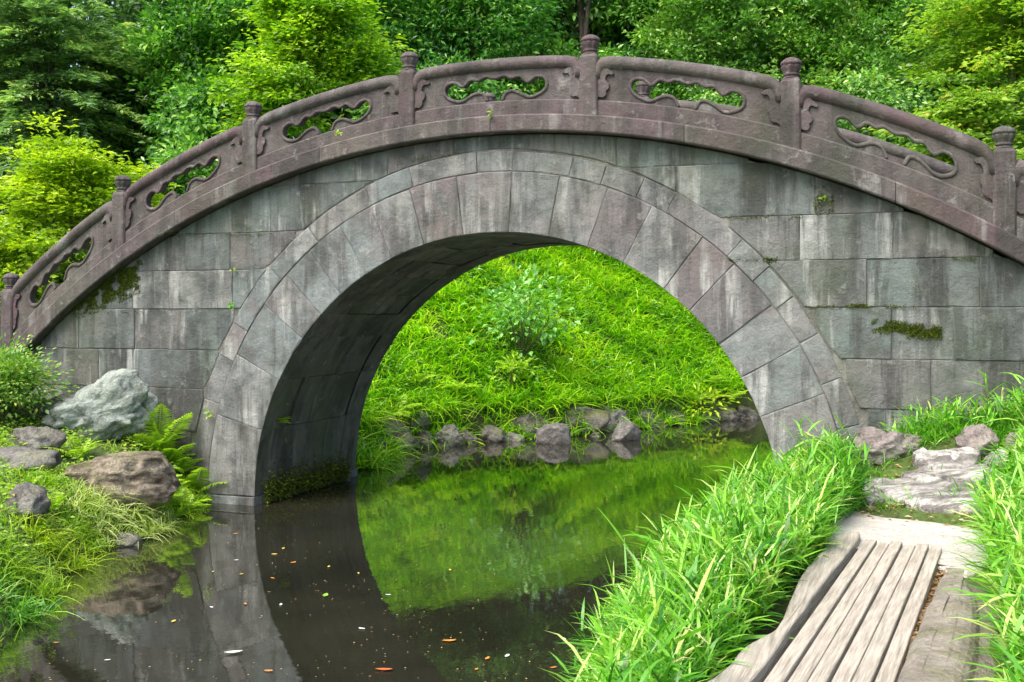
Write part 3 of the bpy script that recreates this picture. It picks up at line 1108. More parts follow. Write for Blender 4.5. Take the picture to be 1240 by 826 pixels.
# light undergrowth on the ground beyond the slope
P, d = scatter(9000, -14, 12, 2.6, 26, lambda P, d: (d > .3) & ((d > 6) | (P[:, 0] > 2.8)))
n = len(P)
az = RNG.uniform(0, 6.28, n)
D = np.column_stack([np.cos(az), np.sin(az), RNG.uniform(.6, 2, n)])
tag(foliage('undergrowth', [blades(P, D, RNG.uniform(.2, .5, n), RNG.uniform(.03, .05, n), .3, RNG.uniform(0, .6, n), 2)], M['lf_hill']), 'low grass under the trees beyond the slope', 'grass', kind='stuff')


def bamboo(P, hgt, leafL, leafW, per=6, lean=None):
    """short bamboo-grass shoots: every shoot carries lance leaves along its stem"""
    n = len(P)
    az = RNG.uniform(0, 2 * math.pi, n)
    tilt = RNG.uniform(.05, .5, n)
    D = np.column_stack([np.cos(az) * np.sin(tilt), np.sin(az) * np.sin(tilt), np.cos(tilt)])
    if lean is not None: D = D + lean
    D = nrm(D)
    H = hgt * RNG.uniform(.55, 1.2, n)
    idx = np.repeat(np.arange(n), per)
    t = np.tile(np.linspace(.3, 1, per), n)
    B = P[idx] + D[idx] * (H[idx] * t)[:, None]
    m = len(idx)
    a2 = RNG.uniform(0, 2 * math.pi, m)
    e2 = RNG.uniform(.1, 1.15, m)
    LD = np.column_stack([np.cos(a2) * np.cos(e2), np.sin(a2) * np.cos(e2), np.sin(e2)]) + D[idx] * .35
    if lean is not None: LD = LD + np.array(lean) * .6
    pz = np.array([noise.noise(Vector((p[0] * 2.2, p[1] * 2.2, 1.))) for p in P])
    tone = np.repeat(np.clip(RNG.normal(.5, .2, n) + .35 * pz, 0, 1), per)
    rr = np.clip(tone + RNG.normal(0, .22, m) + (t - .65) * .3, 0, .97)
    dry = RNG.uniform(size=m) < .012
    rr[dry] = 1
    A = blades(B, LD, leafL * RNG.uniform(.4, 1.35, m), leafW * RNG.uniform(.6, 1.25, m), RNG.uniform(.08, .55, m), rr, 3, .3)
    S = blades(P, D, H, np.full(n, .005), np.full(n, .0), np.full(n, .35), 2, .9)
    return [A, S]


# right bank: the large clump between stream and boardwalk
def right_clump(P, d):
    x, y = P[:, 0], P[:, 1]
    edge = np.interp(y, [-7, -5.4, -4, -3, -2.6, -2, -1.5, -.9], [2.9, 2.98, 3.1, 3.24, 3.22, 3.26, 3.42, 3.3])
    return (x < edge) & (y > -7) & (y < -.75)


P, d = scatter(18500, 2.15, 3.4, -7, -.7, right_clump)
parts = bamboo(P, .3, .17, .0135, 7, (-.12, -.03, 0))
Pt, _ = scatter(900, 2.2, 3.4, -7, -.7, right_clump)
parts += bamboo(Pt, .42, .24, .019, 7, (-.05, -.03, 0))
P2, d2 = scatter(1300, 2.3, 3.15, -.85, -.06)
parts += bamboo(P2, .3, .18, .015, 7)
tag(foliage('bamboo_grass', parts, M['lf_bamboo']), 'tall bright bamboo grass between the stream and the plank walk', 'grass', kind='stuff')
P2, d2 = scatter(1500, 2.3, 3.3, -7, -.5, lambda P, d: d < .5)
n = len(P2)
az = RNG.uniform(0, 6.28, n)
D = np.column_stack([np.cos(az) - .7, np.sin(az), RNG.uniform(.1, .8, n)])
tag(foliage('dry_grass', [blades(P2 + [0, 0, .04], D, RNG.uniform(.1, .3, n), RNG.uniform(.004, .009, n), RNG.uniform(.4, 1., n), RNG.uniform(.4, 1, n), 3)], M['lf_dry']), 'straw coloured dead blades hanging at the foot of the bamboo grass', 'grass', kind='stuff')

P, d = scatter(9000, 4.1, 6.4, -6.2, -.5, lambda P, d: P[:, 0] > np.interp(P[:, 1], [-6, -3.5, -2.4, -1.5, -.8], [4.12, 4.2, 4.2, 4.45, 4.6]))
parts = bamboo(P, .34, .21, .017, 7, (-.12, 0, 0))
tag(foliage('bamboo_grass', parts, M['lf_bamboo']), 'bamboo grass growing right of the plank walk and its kerb stone', 'grass', kind='stuff')

P, d = scatter(7500, 3.0, 6.5, -1.5, -.04, lambda P, d: (P[:, 1] > -.55 - .25 * (P[:, 0] > 4.4)) | (RNG.uniform(size=len(P)) < .1))
n = len(P)
az = RNG.uniform(0, 6.28, n)
Q = clumps(P, 3, .03)
n = len(Q)
az = RNG.uniform(0, 6.28, n)
el = RNG.uniform(.4, 1.4, n)
D = np.column_stack([np.cos(az) * np.cos(el), np.sin(az) * np.cos(el), np.sin(el)])
tag(foliage('bank_grass', [blades(Q, D, RNG.uniform(.07, .24, n), RNG.uniform(.006, .013, n), RNG.uniform(.1, .6, n), np.clip(RNG.normal(.55, .2, n), 0, .98), 3)], M['lf_bamboo']),
    'short grass along the foot of the right bridge wall', 'grass', kind='stuff')
P, d = scatter(330, 3.2, 5.6, -.5, -.06)
parts = bamboo(P, .22, .16, .017, 5)
tag(foliage('bamboo_shoots', parts, M['lf_bamboo']), 'scattered bamboo grass shoots at the foot of the right bridge wall', 'grass', kind='stuff')

# left bank ground cover
P, d = scatter(7000, -7.5, -1.0, -5.6, -.06, lambda P, d: (P[:, 0] + .28 * P[:, 1] < 1.2))
n = len(P)
keep = np.array([noise.noise(Vector((p[0] * 1.6, p[1] * 1.6, 3.))) > -.32 for p in P])
P = P[keep]
Q = clumps(P, 3, .035)
n = len(Q)
az = RNG.uniform(0, 6.28, n)
el = RNG.uniform(.3, 1.4, n)
D = np.column_stack([np.cos(az) * np.cos(el), np.sin(az) * np.cos(el), np.sin(el)])
tag(foliage('bank_grass', [blades(Q, D, RNG.uniform(.06, .2, n), RNG.uniform(.005, .011, n), RNG.uniform(.1, .6, n), np.clip(RNG.normal(.5, .22, n), 0, .98), 3)], M['lf_bright']),
    'fresh green grass between the rocks of the left bank', 'grass', kind='stuff')


P, d = scatter(5200, -7.5, -1.0, -5.6, -.06, lambda P, d: (P[:, 0] + .28 * P[:, 1] < 1.2))
P = P[np.array([noise.noise(Vector((p[0] * 1.9, p[1] * 1.9, 8.))) > -.05 for p in P])]
Q = clumps(P, 5, .045)
n = len(Q)
az = RNG.uniform(0, 6.28, n)
D = np.column_stack([np.cos(az), np.sin(az), RNG.uniform(-.2, .5, n)])
tag(foliage('ground_cover', [leaves(Q + np.column_stack([np.zeros((n, 2)), RNG.uniform(.03, .14, n)]), D, np.array([0, -.2, 1.]) + RNG.normal(0, .35, (n, 3)), RNG.uniform(.03, .075, n), RNG.uniform(.015, .03, n), RNG.uniform(0, 1, n))], M['lf_maple']),
    'small leafy ground cover between the stones of the left bank', 'ground cover', kind='stuff')


# ------------------------------------------------------------------ rocks
def rock(name, label, loc, size, mat, seed, rz=0., cat='rock', group=None, flat=0., sub=4, rough=.28, tilt=(0, 0)):
    bm = bmesh.new()
    bmesh.ops.create_icosphere(bm, subdivisions=sub, radius=1.)
    rs = random.Random(seed)
    planes = []
    for _ in range(12):
        v = Vector((rs.gauss(0, 1), rs.gauss(0, 1), rs.gauss(0, .8))).normalized()
        planes.append((v, rs.uniform(.55, .88)))
    off = Vector((seed * 3.1, seed * 1.7, seed * .9))
    for v in bm.verts:
        p = v.co.copy()
        for nn_, dd in planes:
            e = p.dot(nn_) - dd
            if e > 0: p -= nn_ * e * .9
        if flat and p.z > 1 - flat: p.z = 1 - flat + (p.z - 1 + flat) * .15
        q = p + off
        p += p.normalized() * (rough * .55 * noise.fractal(q * 1.5, 1., 2., 4) + rough * .3 * (.25 - abs(noise.noise(q * 3.1))) * 2 + rough * .12 * (.25 - abs(noise.noise(q * 7.3))) * 2)
        if sub >= 4: p += p.normalized() * .018 * noise.noise(q * 13)
        v.co = Vector((p.x * size[0], p.y * size[1], p.z * size[2]))
    o = bm_obj(name, bm, M[mat], None, True, loc)
    o.rotation_euler = (tilt[0], tilt[1], rz)
    return tag(o, label, cat, group)


def rock_px(name, label, px, py_base, wpx, hpx, mat, seed, **kw):
    """rock whose foot stands on the ground at a pixel, wpx wide and hpx high in the photograph"""
    x, y, z, k = ground_px(px, py_base)
    sx, sz = wpx / F * k / 2, hpx / F * k / 2
    dep = kw.pop('depth', .8)
    sink = kw.pop('sink', .35)
    return rock(name, label, (x - math.sin(TH) * sx * dep * .5, y + math.cos(TH) * sx * dep * .5, z + sz * (1 - sink)), (sx * 1.1, sx * dep, sz * (1 + sink)), mat, seed, rz=kw.pop('rz', TH), **kw)


rock_px('boulder', 'big pale green craggy boulder against the left bridge wall', 108, 534, 132, 80, 'rock_green', 4, sub=5, rough=.5, depth=.5, tilt=(0, -.22), sink=.25)
rock_px('boulder', 'flat brown mossy boulder in front of the pale green boulder', 135, 604, 150, 66, 'rock_brown', 9, sub=5, rough=.26, depth=.8, flat=.45)
rock_px('boulder', 'mottled grey stone half hidden in grass left of the flat brown boulder', 25, 626, 62, 36, 'rock_grey', 13, rough=.3, sink=.5)
rock_px('boulder', 'low grey stone beside the pale green boulder under the azalea', 38, 550, 66, 34, 'rock_grey', 16, depth=.7, rough=.35)
rock_px('boulder', 'flat grey ledge stone below the low grey stone', 22, 572, 100, 30, 'rock_grey', 17, depth=.7, flat=.2, rough=.3)
rock_px('boulder', 'small grey stone behind the azalea at the wall foot', 62, 515, 80, 40, 'rock_grey', 21, depth=.6, rough=.35)
rock_px('boulder', 'small dark stone at the water edge below the pale sedge', 150, 662, 40, 16, 'rock_grey', 23)
# right side stones
rock_px('boulder', 'purplish brown boulder in the grass near the right jamb of the arch', 1077, 560, 80, 46, 'rock_purple', 31, sub=5, depth=.6, rough=.3)
rock_px('boulder', 'rounded beige stone in the grass under the right bridge wall', 1186, 552, 52, 36, 'rock_purple', 34, depth=.8, rough=.25)
rock_px('boulder', 'small beige stone at the right edge under the bridge wall', 1238, 556, 40, 34, 'rock_purple', 36, depth=.8, rough=.25)
rock_px('stepping_stone', 'small pale stepping stone below the rounded beige stone', 1163, 564, 44, 20, 'rock_pale', 41, depth=1., flat=.2, rough=.2)

# far bank: row of waterside rocks seen through the arch
FG = 'rocks along the far waterline'
FARL = 'grey waterside rock of the row at the foot of the grass slope'
far = [(470, 530, 50, 44), (484, 547, 36, 36), (513, 543, 36, 32), (541, 540, 36, 40), (565, 538, 28, 24), (594, 535, 42, 28), (622, 534, 28, 14), (634, 529, 58, 48), (690, 522, 84, 50), (735, 521, 54, 54), (780, 517, 62, 36), (815, 513, 46, 30), (845, 511, 44, 28), (876, 509, 46, 30), (905, 507, 40, 26), (500, 520, 44, 36), (452, 550, 36, 32), (722, 529, 16, 8)]
for i, (px, py, wp, hp) in enumerate(far):
    rl = {634: 'broad sloping grey rock just behind the rounded pale rock', 690: 'widest mossy dark rock behind the gap between the two pale rocks', 735: 'tall humped rock directly behind the small rounded pale rock', 722: 'tiny pebble in the water between the two pale rocks'}.get(px, FARL)
    rock_px('boulder', rl, px, py, wp * 1.0, hp * .62, 'rock_dark' if i % 3 else 'rock_grey', 60 + i, group=FG, rough=.42, depth=.9, sink=.6, tilt=(random.uniform(-.25, .25), random.uniform(-.3, .3)))
rock_px('boulder', 'rounded pale rock standing out in the water before the far row', 669, 537, 50, 26, 'rock_grey', 90, rough=.16, depth=.8, sink=.5)
rock_px('boulder', 'small rounded pale rock in the water beside the far row', 759, 534, 42, 23, 'rock_grey', 92, rough=.16, depth=.8, sink=.5)


# ------------------------------------------------------------------ plank walk
BZ = .6
pA, pB = np.array(atZ(925, 826, BZ)), np.array(atZ(1047, 655, BZ))
pC, pD = np.array(atZ(1087, 826, BZ)), np.array(atZ(1133, 668, BZ))
dirv = (pB - pA) / np.linalg.norm(pB - pA)
ang = math.atan2(dirv[1], dirv[0]) - math.pi / 2
walk = empty('plank_walk', (pA[0], pA[1], BZ - .07), ang)
tag(walk, 'narrow walk of six weathered planks leading to the stone slab', 'boardwalk')
L0, L1 = -1.3, float(np.linalg.norm(pB - pA))
wid = float(abs(np.cross(np.append(dirv, 0), np.append(pC - pA, 0))[2])) * .98
pw = wid / 6
for i in range(6):
    bm = bmesh.new()
    bmesh.ops.create_cube(bm, size=1.)
    for v in bm.verts:
        v.co.x = v.co.x * (pw - .009)
        v.co.y = (v.co.y + .5) * (L1 - L0 + random.uniform(-.03, .02)) + L0
        v.co.z = v.co.z * .05 + .045 + random.uniform(-.002, .002)
    bmesh.ops.subdivide_edges(bm, edges=[e for e in bm.edges if abs(e.verts[0].co.y - e.verts[1].co.y) > 1], cuts=14)
    e = [e for e in bm.edges if abs(e.verts[0].co.y - e.verts[1].co.y) > .05 and e.verts[0].co.z > .05]
    bmesh.ops.bevel(bm, geom=e, offset=.003, segments=1, affect='EDGES')
    for v in bm.verts:
        v.co.x += .0007 * noise.noise(Vector((i * 9.1, v.co.y * 2.5, 0)))
        v.co.z += .0015 * noise.noise(Vector((i * 5.1, v.co.y * 1.7, 4)))
    bm_obj('plank', bm, M['wood'], walk, loc=((i + .5) * pw, 0, (.012 if i % 2 == 0 else 0)))
bm = bmesh.new()
for yy in (-.9, .2, 1.3, 2.4):
    r = bmesh.ops.create_cube(bm, size=1.)
    for v in r['verts']:
        v.co = Vector((v.co.x * (wid - .02) + wid / 2, v.co.y * .08 + yy, v.co.z * .06 - .012))
bm_obj('bearer', bm, M['wood'], walk)


def slab_stone(name, label, outline, z, th, mat, seed, cat='stone', bev=.015, rough=.008, tiltx=0., jag=0., ins=1., prof=None):
    """flat stone with an uneven outline, worn edge and slightly rough top"""
    O = smooth_path([tuple(p) for p in outline], 5, True)
    if jag:
        O = [(p[0] + jag * noise.noise(Vector((p[0] * 9, p[1] * 9, seed))), p[1] + jag * noise.noise(Vector((p[0] * 9, p[1] * 9, seed + 5)))) for p in O]
    xm = min(p[0] for p in O)
    bm = bmesh.new()
    rings = []
    for b, dz in prof or ((.09, 0), (.05, .0), (.022, -.002), (.004, -bev), (0, -bev * 2.5), (0, -th)):
        Q = inset2d(O, b * ins) if b else O
        rings.append([bm.verts.new((p[0], p[1], z + dz - tiltx * (p[0] - xm) + (rough * noise.fractal(Vector((p[0] * 5, p[1] * 5, seed)), 1, 2, 4) if dz > -th else 0))) for p in Q])
    n_ = len(O)
    for a_, b_ in zip(rings[:-1], rings[1:]):
        for i in range(n_): bm.faces.new([a_[i], a_[(i + 1) % n_], b_[(i + 1) % n_], b_[i]])
    bm.faces.new(rings[0])
    return tag(bm_obj(name, bm, M[mat], None, False), label, cat)


def step_px(label, pts, seed, mat='rock_pale', lift=.05):
    """flat stone bedded in the sloping bank: follows the slope under it"""
    G_ = [ground_px(a_, b_) for a_, b_ in pts]
    o = slab_stone('stepping_stone', label, [(g[0], g[1]) for g in G_], 0., .3, mat, seed, 'stone', bev=.014, rough=.02, jag=.05)
    A_ = np.array([(g[0], g[1], 1.) for g in G_])
    c_ = np.linalg.lstsq(A_, np.array([g[2] for g in G_]), rcond=None)[0]
    for v in o.data.vertices:
        v.co.z += (c_[0] * v.co.x + c_[1] * v.co.y + c_[2]) + lift + .016 * round(2.2 * noise.noise(Vector((v.co.x * 2, v.co.y * 5, seed))))
    return o


step_px('broad layered pale stone step next to the smooth slab', [(1062, 600), (1072, 584), (1100, 579), (1130, 584), (1170, 580), (1204, 588), (1214, 606), (1190, 622), (1130, 621), (1088, 614)], 11., lift=.05)
step_px('thin pale ledge stone lying on the back of the broad layered step', [(1092, 590), (1110, 577), (1150, 574), (1190, 577), (1206, 588), (1170, 600), (1120, 600)], 12., lift=.085)
step_px('low layered grey stone above the broad layered step', [(1102, 568), (1112, 556), (1140, 552), (1172, 557), (1186, 569), (1160, 577), (1120, 577)], 13., lift=.09)
step_px('pale stone step at the right side of the broad layered step', [(1206, 592), (1214, 576), (1250, 574), (1275, 588), (1262, 604), (1230, 608)], 14., lift=.06)
step_px('small pale step beside the rounded beige stone', [(1188, 566), (1196, 556), (1222, 553), (1240, 562), (1228, 573), (1200, 574)], 15., lift=.06)
step_px('flat pale stone left of the broad layered step against the bamboo grass', [(1040, 606), (1044, 590), (1062, 580), (1078, 588), (1074, 606), (1056, 614)], 16., lift=.04)
out = [atZ(x, y, BZ - .01) for x, y in [(995, 658), (1004, 630), (1024, 617), (1075, 611), (1135, 615), (1180, 625), (1205, 660), (1180, 690), (1130, 680), (1070, 668), (1035, 662)]]
slab_stone('stone_slab', 'smooth pale beige stone slab at the end of the plank walk', out, BZ - .022, .16, 'slab', 3.)
out = [atZ(x, y, BZ) for x, y in [(1042, 652), (1000, 708), (960, 764), (915, 826)]] + [(3.02, -6.4)] + [(2.75, -6.4)] + [atZ(x, y, BZ) for x, y in [(862, 830), (902, 790), (940, 768), (956, 735), (972, 700), (1000, 668), (1018, 652)]]
slab_stone('edging_timber', 'weathered grey edging board left of the plank walk', out, BZ + .03, .2, 'wood', 5., 'edging', jag=.004, rough=.005, bev=.008, ins=.3)
out = [atZ(x, y, BZ + .03) for x, y in [(1138, 698), (1112, 752), (1080, 826)]] + [(3.62, -6.2), (3.9, -6.2)] + [atZ(x, y, BZ + .03) for x, y in [(1182, 826), (1190, 775), (1186, 725), (1168, 697)]]
kerb = slab_stone('kerb_stone', 'long brown kerb stone with mossy side right of the plank walk', out, BZ + .07, .3, 'rock_wood', 8., jag=.012, rough=.014, prof=((.1, 0), (.07, -.003), (.045, -.012), (.025, -.03), (.01, -.06), (0, -.12), (0, -.3)))
# its sloping mossy flank
me = kerb.data
for v in me.vertices:
    if v.co.z < BZ - .03 and v.co.x > 3.9 + .11 * (v.co.y + 4.6): v.co.x += .12


# ------------------------------------------------------------------ ferns, tufts, sprigs
def frond_mesh(L, npin, mat, wide=.32, arch=.45):
    parts = []
    t = np.linspace(.1, 1, npin)
    ax = np.column_stack([L * t, np.zeros(npin), L * (.55 * t - arch * t * t)])
    plen = L * wide * np.sin(np.pi * np.clip(t * .82 + .18, 0, 1)) ** .8 + .01
    P = np.repeat(ax, 2, 0)
    sg = np.tile([1., -1.], npin)
    D = np.column_stack([np.full(2 * npin, .42), sg, np.full(2 * npin, -.15)]) + RNG.normal(0, .06, (2 * npin, 3))
    ll = np.repeat(plen, 2)
    parts.append(leaves(P, D, np.tile([0, 0, 1.], (2 * npin, 1)), ll, np.full(2 * npin, L / npin * .95), np.clip(RNG.normal(.55, .15, 2 * npin), 0, 1), .1, .12))
    st = np.array([[0, 0, 0]]), np.array([[1., 0, .3]])
    tt = np.linspace(0, 1, 9)
    c = np.column_stack([L * tt, 0 * tt, L * (.55 * tt - arch * tt * tt)])
    V = np.concatenate([c + [0, .004, 0], c - [0, .004, 0]])
    T = []
    for i in range(8): T += [[i, i + 1, i + 10], [i, i + 10, i + 9]]
    parts.append((V, np.array(T), np.full(len(V), .3)))
    V, T, r = cat3(parts)
    return mesh_np('frond', V, T, mat, r)


FR = [frond_mesh(.42, 22, M['lf_fern']), frond_mesh(.34, 18, M['lf_fern'], .36, .6), frond_mesh(.28, 16, M['lf_fern'], .34, .35)]


def fern(label, loc, n, sc=1., up=.35, az0=None, spread=math.pi, group=None):
    r = empty('fern', loc)
    tag(r, label, 'fern', group)
    for i in range(n):
        o = obj('frond', FR[i % 3], r)
        a = (az0 if az0 is not None else 0) + (random.uniform(-spread, spread) if az0 is not None else 2 * math.pi * i / n + random.uniform(-.3, .3))
        o.rotation_euler = (random.uniform(-.2, .2), -up + random.uniform(-.35, .3), a)
        s = sc * random.uniform(.75, 1.15)
        o.scale = (s, s, s)
    return r


def gpt(px, py, z):
    x, y = atZ(px, py, z)
    return x, y, hz(x, y)


x, y = -3.75, -.22
fern('upright yellow green fern standing against the left bridge wall', (x, y, hz(x, y)), 10, 1.3, .95)
for px, py, n_, s, lab in [(216, 572, 11, 1.0, 'spreading fern below the upright fern on the left bank'), (238, 596, 10, .95, 'fern leaning over the water beside the left jamb'), (93, 556, 8, .8, 'small fern between the pale green boulder and the brown boulder'), (200, 604, 9, .85, 'small bright fern at the right side of the flat brown boulder'), (186, 590, 9, .8, 'fern spilling over the right edge of the flat brown boulder'), (222, 618, 10, .8, 'low fern hanging over the water below the spreading fern'), (206, 560, 10, .95, 'fern between the flat brown boulder and the bridge wall'), (60, 618, 8, .6, 'small fern beside the half hidden mottled stone'), (228, 548, 9, .9, 'fern at the wall foot right of the upright fern'), (180, 545, 7, .7, 'small fern between the pale green boulder and the upright fern')]:
    x, y, z, _ = ground_px(px, py)
    fern(lab, (x, y, z), n_, s, .4)
for px, py, s in [(885, 488, 1.3), (838, 494, 1.1), (478, 508, 1.2), (552, 478, 1.0), (860, 470, 1.), (505, 470, 1.)]:
    x, y, z, _ = ground_px(px, py)
    fern('yellow green fern among the rocks of the far waterline', (x, y, z + .08), 8, s, .3, group='ferns on the far bank')
fern('small ferns rooted in the dark left side of the vault', (-2.62, .3, .85), 7, .42, .1, az0=0, spread=1.2)
fern('small fern tuft low in the dark left side of the vault', (-2.66, .34, 1.05), 5, .35, .0, az0=0, spread=1.)


def tuft(name, label, loc, n, L, Wd, mat, rad, droop=(.3, .9), cat='grass tuft', group=None):
    P = np.column_stack([np.clip(RNG.normal(0, rad, n), -1.7 * rad, 1.7 * rad), np.clip(RNG.normal(0, rad, n), -1.7 * rad, 1.7 * rad), np.zeros(n)])
    G_ = np.array([height(P[:, :2] + np.array(loc[:2]))]).T
    P[:, 2:3] = np.maximum(G_, .02) - loc[2]
    az = RNG.uniform(0, 6.28, n)
    el = RNG.uniform(.35, 1.45, n)
    D = np.column_stack([np.cos(az) * np.cos(el), np.sin(az) * np.cos(el), np.sin(el)])
    o = foliage(name, [blades(P, D, L * RNG.uniform(.6, 1.2, n), Wd * RNG.uniform(.7, 1.2, n), RNG.uniform(*droop, n), RNG.uniform(0, 1, n), 4, .2)], mat)
    o.location = loc
    return tag(o, label, cat, group)


for px, py, n_, L, mat, rad, lab in [
        (165, 622, 900, .32, 'lf_sedge', .15, 'pale variegated sedge hanging over the water on the left bank'), (118, 628, 700, .3, 'lf_sedge', .13, 'pale sedge tuft in front of the flat brown boulder'),
        (205, 615, 420, .24, 'lf_bright', .09, 'dense bright green sedge tuft near the left jamb'), (58, 585, 700, .22, 'lf_bright', .12, 'rounded green grass tuft left of the flat brown boulder'),
        (60, 660, 560, .26, 'lf_yellow', .14, 'yellow green grass tuft at the left water edge'), (15, 690, 700, .28, 'lf_bright', .16, 'green grass tuft hanging over the left water edge'), (8, 740, 380, .26, 'lf_bamboo', .12, 'low grass tuft at the lower left water edge'), (95, 650, 420, .22, 'lf_bright', .1, 'small green tuft between the sedges and the yellow green tuft')]:
    x, y, z, _ = ground_px(px, py)
    tuft('grass_tuft', lab, (x, y, max(z, .03)), n_, L, .01, M[mat], rad)
for px, py in [(232, 603), (244, 606), (222, 612), (238, 590), (212, 596), (190, 622), (246, 596)]:
    x, y, z, _ = ground_px(px, py)
    tuft('grass_tuft', 'short bright tuft covering the bank foot beside the left jamb', (x, y, max(z, .03)), 240, .2, .009, M['lf_bright'], .07, group='tufts beside the left jamb')
for i, (px, py) in enumerate([(455, 545), (470, 520), (520, 525), (545, 518), (440, 565), (448, 530), (500, 505), (600, 508), (650, 505), (705, 502), (770, 503), (620, 512), (680, 506), (740, 500), (800, 500), (830, 498), (535, 512)]):
    x, y, z, _ = ground_px(px, py)
    tuft('grass_tuft', 'long arching grass tuft over the far waterline rocks', (x, y, max(hz(x, y), .1)), 260, .55, .022, M['lf_hill'], .16, group='grass tufts over the far waterline')


def shrub(name, label, loc, rad, hgt, mat, n, LL, LW, nst=10, cat='shrub', zs=.7):
    root = empty(name, loc)
    tag(root, label, cat)
    tips = []
    segs = []
    for i in range(nst):
        a = 6.28 * i / nst + random.uniform(-.3, .3)
        r = rad * random.uniform(.2, .95)
        t = np.array([math.cos(a) * r, math.sin(a) * r, hgt * random.uniform(.55, 1.) * (1.1 - .5 * (r / rad))])
        segs.append(limb((0, 0, 0), t, .012, .004, 5, .08))
        tips.append(t)
        tips.append(t * .7 + np.array([0, 0, .05]))
    tubes('stem', segs, M['twig'], root, 5)
    tips = np.array(tips)
    idx = RNG.integers(0, len(tips), n)
    g = RNG.normal(0, 1, (n, 3)) * [rad * .28, rad * .28, hgt * .13]
    P = tips[idx] + g
    D = nrm(g) + nrm(tips[idx] * [1, 1, .2]) * .5 + RNG.normal(0, .3, (n, 3)) * [1, 1, .5]
    N = np.array([0, 0, 1.]) + RNG.normal(0, .3, (n, 3))
    s = RNG.uniform(.6, 1.3, n)
    foliage('leaves', [leaves(P, D, N, LL * s, LW * s, np.clip(RNG.normal(.55, .22, n), 0, 1), .15, .15)], mat, root)
    return root


x, y, z, _ = ground_px(15, 512)
shrub('azalea_bush', 'azalea bush with yellow green leaves at the left end of the bridge wall', (x - .1, y, hz(x, y)), .5, .75, M['lf_azalea'], 4600, .055, .032, 30)
p = atK(632, 480, 18.6)
shrub('hydrangea_bush', 'blue green broad leaved bush on the grass slope behind the arch', (p[0], p[1], hz(p[0], p[1])), .78, 1.5, M['lf_blue'], 640, .125, .085, 24)
p = atK(620, 500, 17.9)
shrub('young_shrub', 'small yellow green shrub over the far waterline rocks', (p[0], p[1], hz(p[0], p[1]) + .1), .28, .4, M['lf_fern'], 120, .13, .05, 7)
p = atK(850, 485, 20)
shrub('young_shrub', 'yellow leaved seedling bush above the far rocks near the right jamb', (p[0], p[1], hz(p[0], p[1]) + .1), .5, .5, M['lf_yellow'], 200, .13, .05, 9)
shrub('ground_vine', 'low leafy vine among the bamboo grass right of the kerb stone', (4.42, -4.1, hz(4.42, -4.1) + .1), .2, .36, M['lf_glossy'], 420, .045, .036, 14, 'vine')


def bamboo_sprig(label, loc, h, n, az):
    segs = [([(0, 0, 0), (.02 * math.cos(az), .02, h * .5), (.08 * math.cos(az), .05 * math.sin(az), h)], [.004, .004, .003])]
    root = empty('bamboo_sprig', loc)
    tag(root, label, 'bamboo')
    tubes('stem', segs, M['twig'], root, 5)
    for i in range(n):
        t = .45 + .55 * i / (n - 1)
        B = np.array([[.08 * math.cos(az) * t, .05 * math.sin(az) * t, h * t]])
        a = az + (i - n / 2) * .9
        D = np.array([[math.cos(a), math.sin(a) * .5 - .3, .9 - .25 * (i % 3)]])
        V, T, r = blades(B, D, np.array([.2]), np.array([.022]), np.array([.2]), np.array([.75]), 4, .28)
        obj('leaf', mesh_np('leaf', V, T, M['lf_bamboo'], r), root)


x = atY(1196, 500, -.35)[0]
bamboo_sprig('single bamboo shoot with long leaves rising before the right bridge wall', (x, -.35, hz(x, -.35)), .42, 8, 1.6)


# small plants and moss rooted in the masonry
def wall_plant(label, px, py, y, n, L, mat='lf_fern'):
    x, z = atY(px, py, y)
    P = RNG.normal(0, L * .35, (n, 3)) * [1, .3, 1] + [0, -.02, 0]
    D = RNG.normal(0, 1, (n, 3)) + [0, -.8, .3]
    N = np.array([0, -1, .6]) + RNG.normal(0, .4, (n, 3))
    o = foliage('wall_sprig', [leaves(P, D, N, L * RNG.uniform(.6, 1.2, n), L * .5, RNG.uniform(.2, 1, n))], M[mat])
    o.location = (x, y, z)
    tag(o, label, 'wall plant')


wall_plant('tiny fern sprig in the left bridge wall beside the arch ring', 282, 371, -.01, 14, .05, 'lf_blue')
wall_plant('tiny yellow green sprig at a joint high in the left bridge wall', 286, 327, -.01, 8, .04)
wall_plant('bright leaf sprig on the left arch ring above the fern', 255, 500, -.01, 9, .06)
wall_plant('bright small leaves growing on the coping edge', 411, 163, -.135, 9, .05)
wall_plant('small leaves sprouting below the middle of the central panel', 595, 137, -.13, 8, .05, 'lf_maple')
wall_plant('sprig of moss leaves hanging under the coping on the right', 997, 240, -.01, 9, .04)


def moss(px0, px1, py0, py1, n, y=-.004, slope=0., name='moss_patch', size=.022, skew=0.):
    px = RNG.uniform(0, 1, n)
    py = np.clip(RNG.normal(.5, .23, n), 0, 1)
    P = []
    for a, b in zip(px, py):
        x, z = atY(px0 + (px1 - px0) * a, py0 + (py1 - py0) * b + slope * (a - .5), y)
        P.append((x, y, z))
    P = np.array(P)
    kp = np.array([noise.noise(Vector((p[0] * 9, 0, p[2] * 14))) > -.2 for p in P])
    P = P[kp]
    n = len(P)
    D = RNG.normal(0, 1, (n, 3)) * [1, .3, 1] + [0, -.55, .1]
    o = foliage(name, [leaves(P, D, RNG.normal(0, 1, (n, 3)), size * RNG.uniform(.6, 1.3, n), size * .7, RNG.uniform(0, 1, n))], M['moss'], bridge)
    o['kind'] = 'stuff'


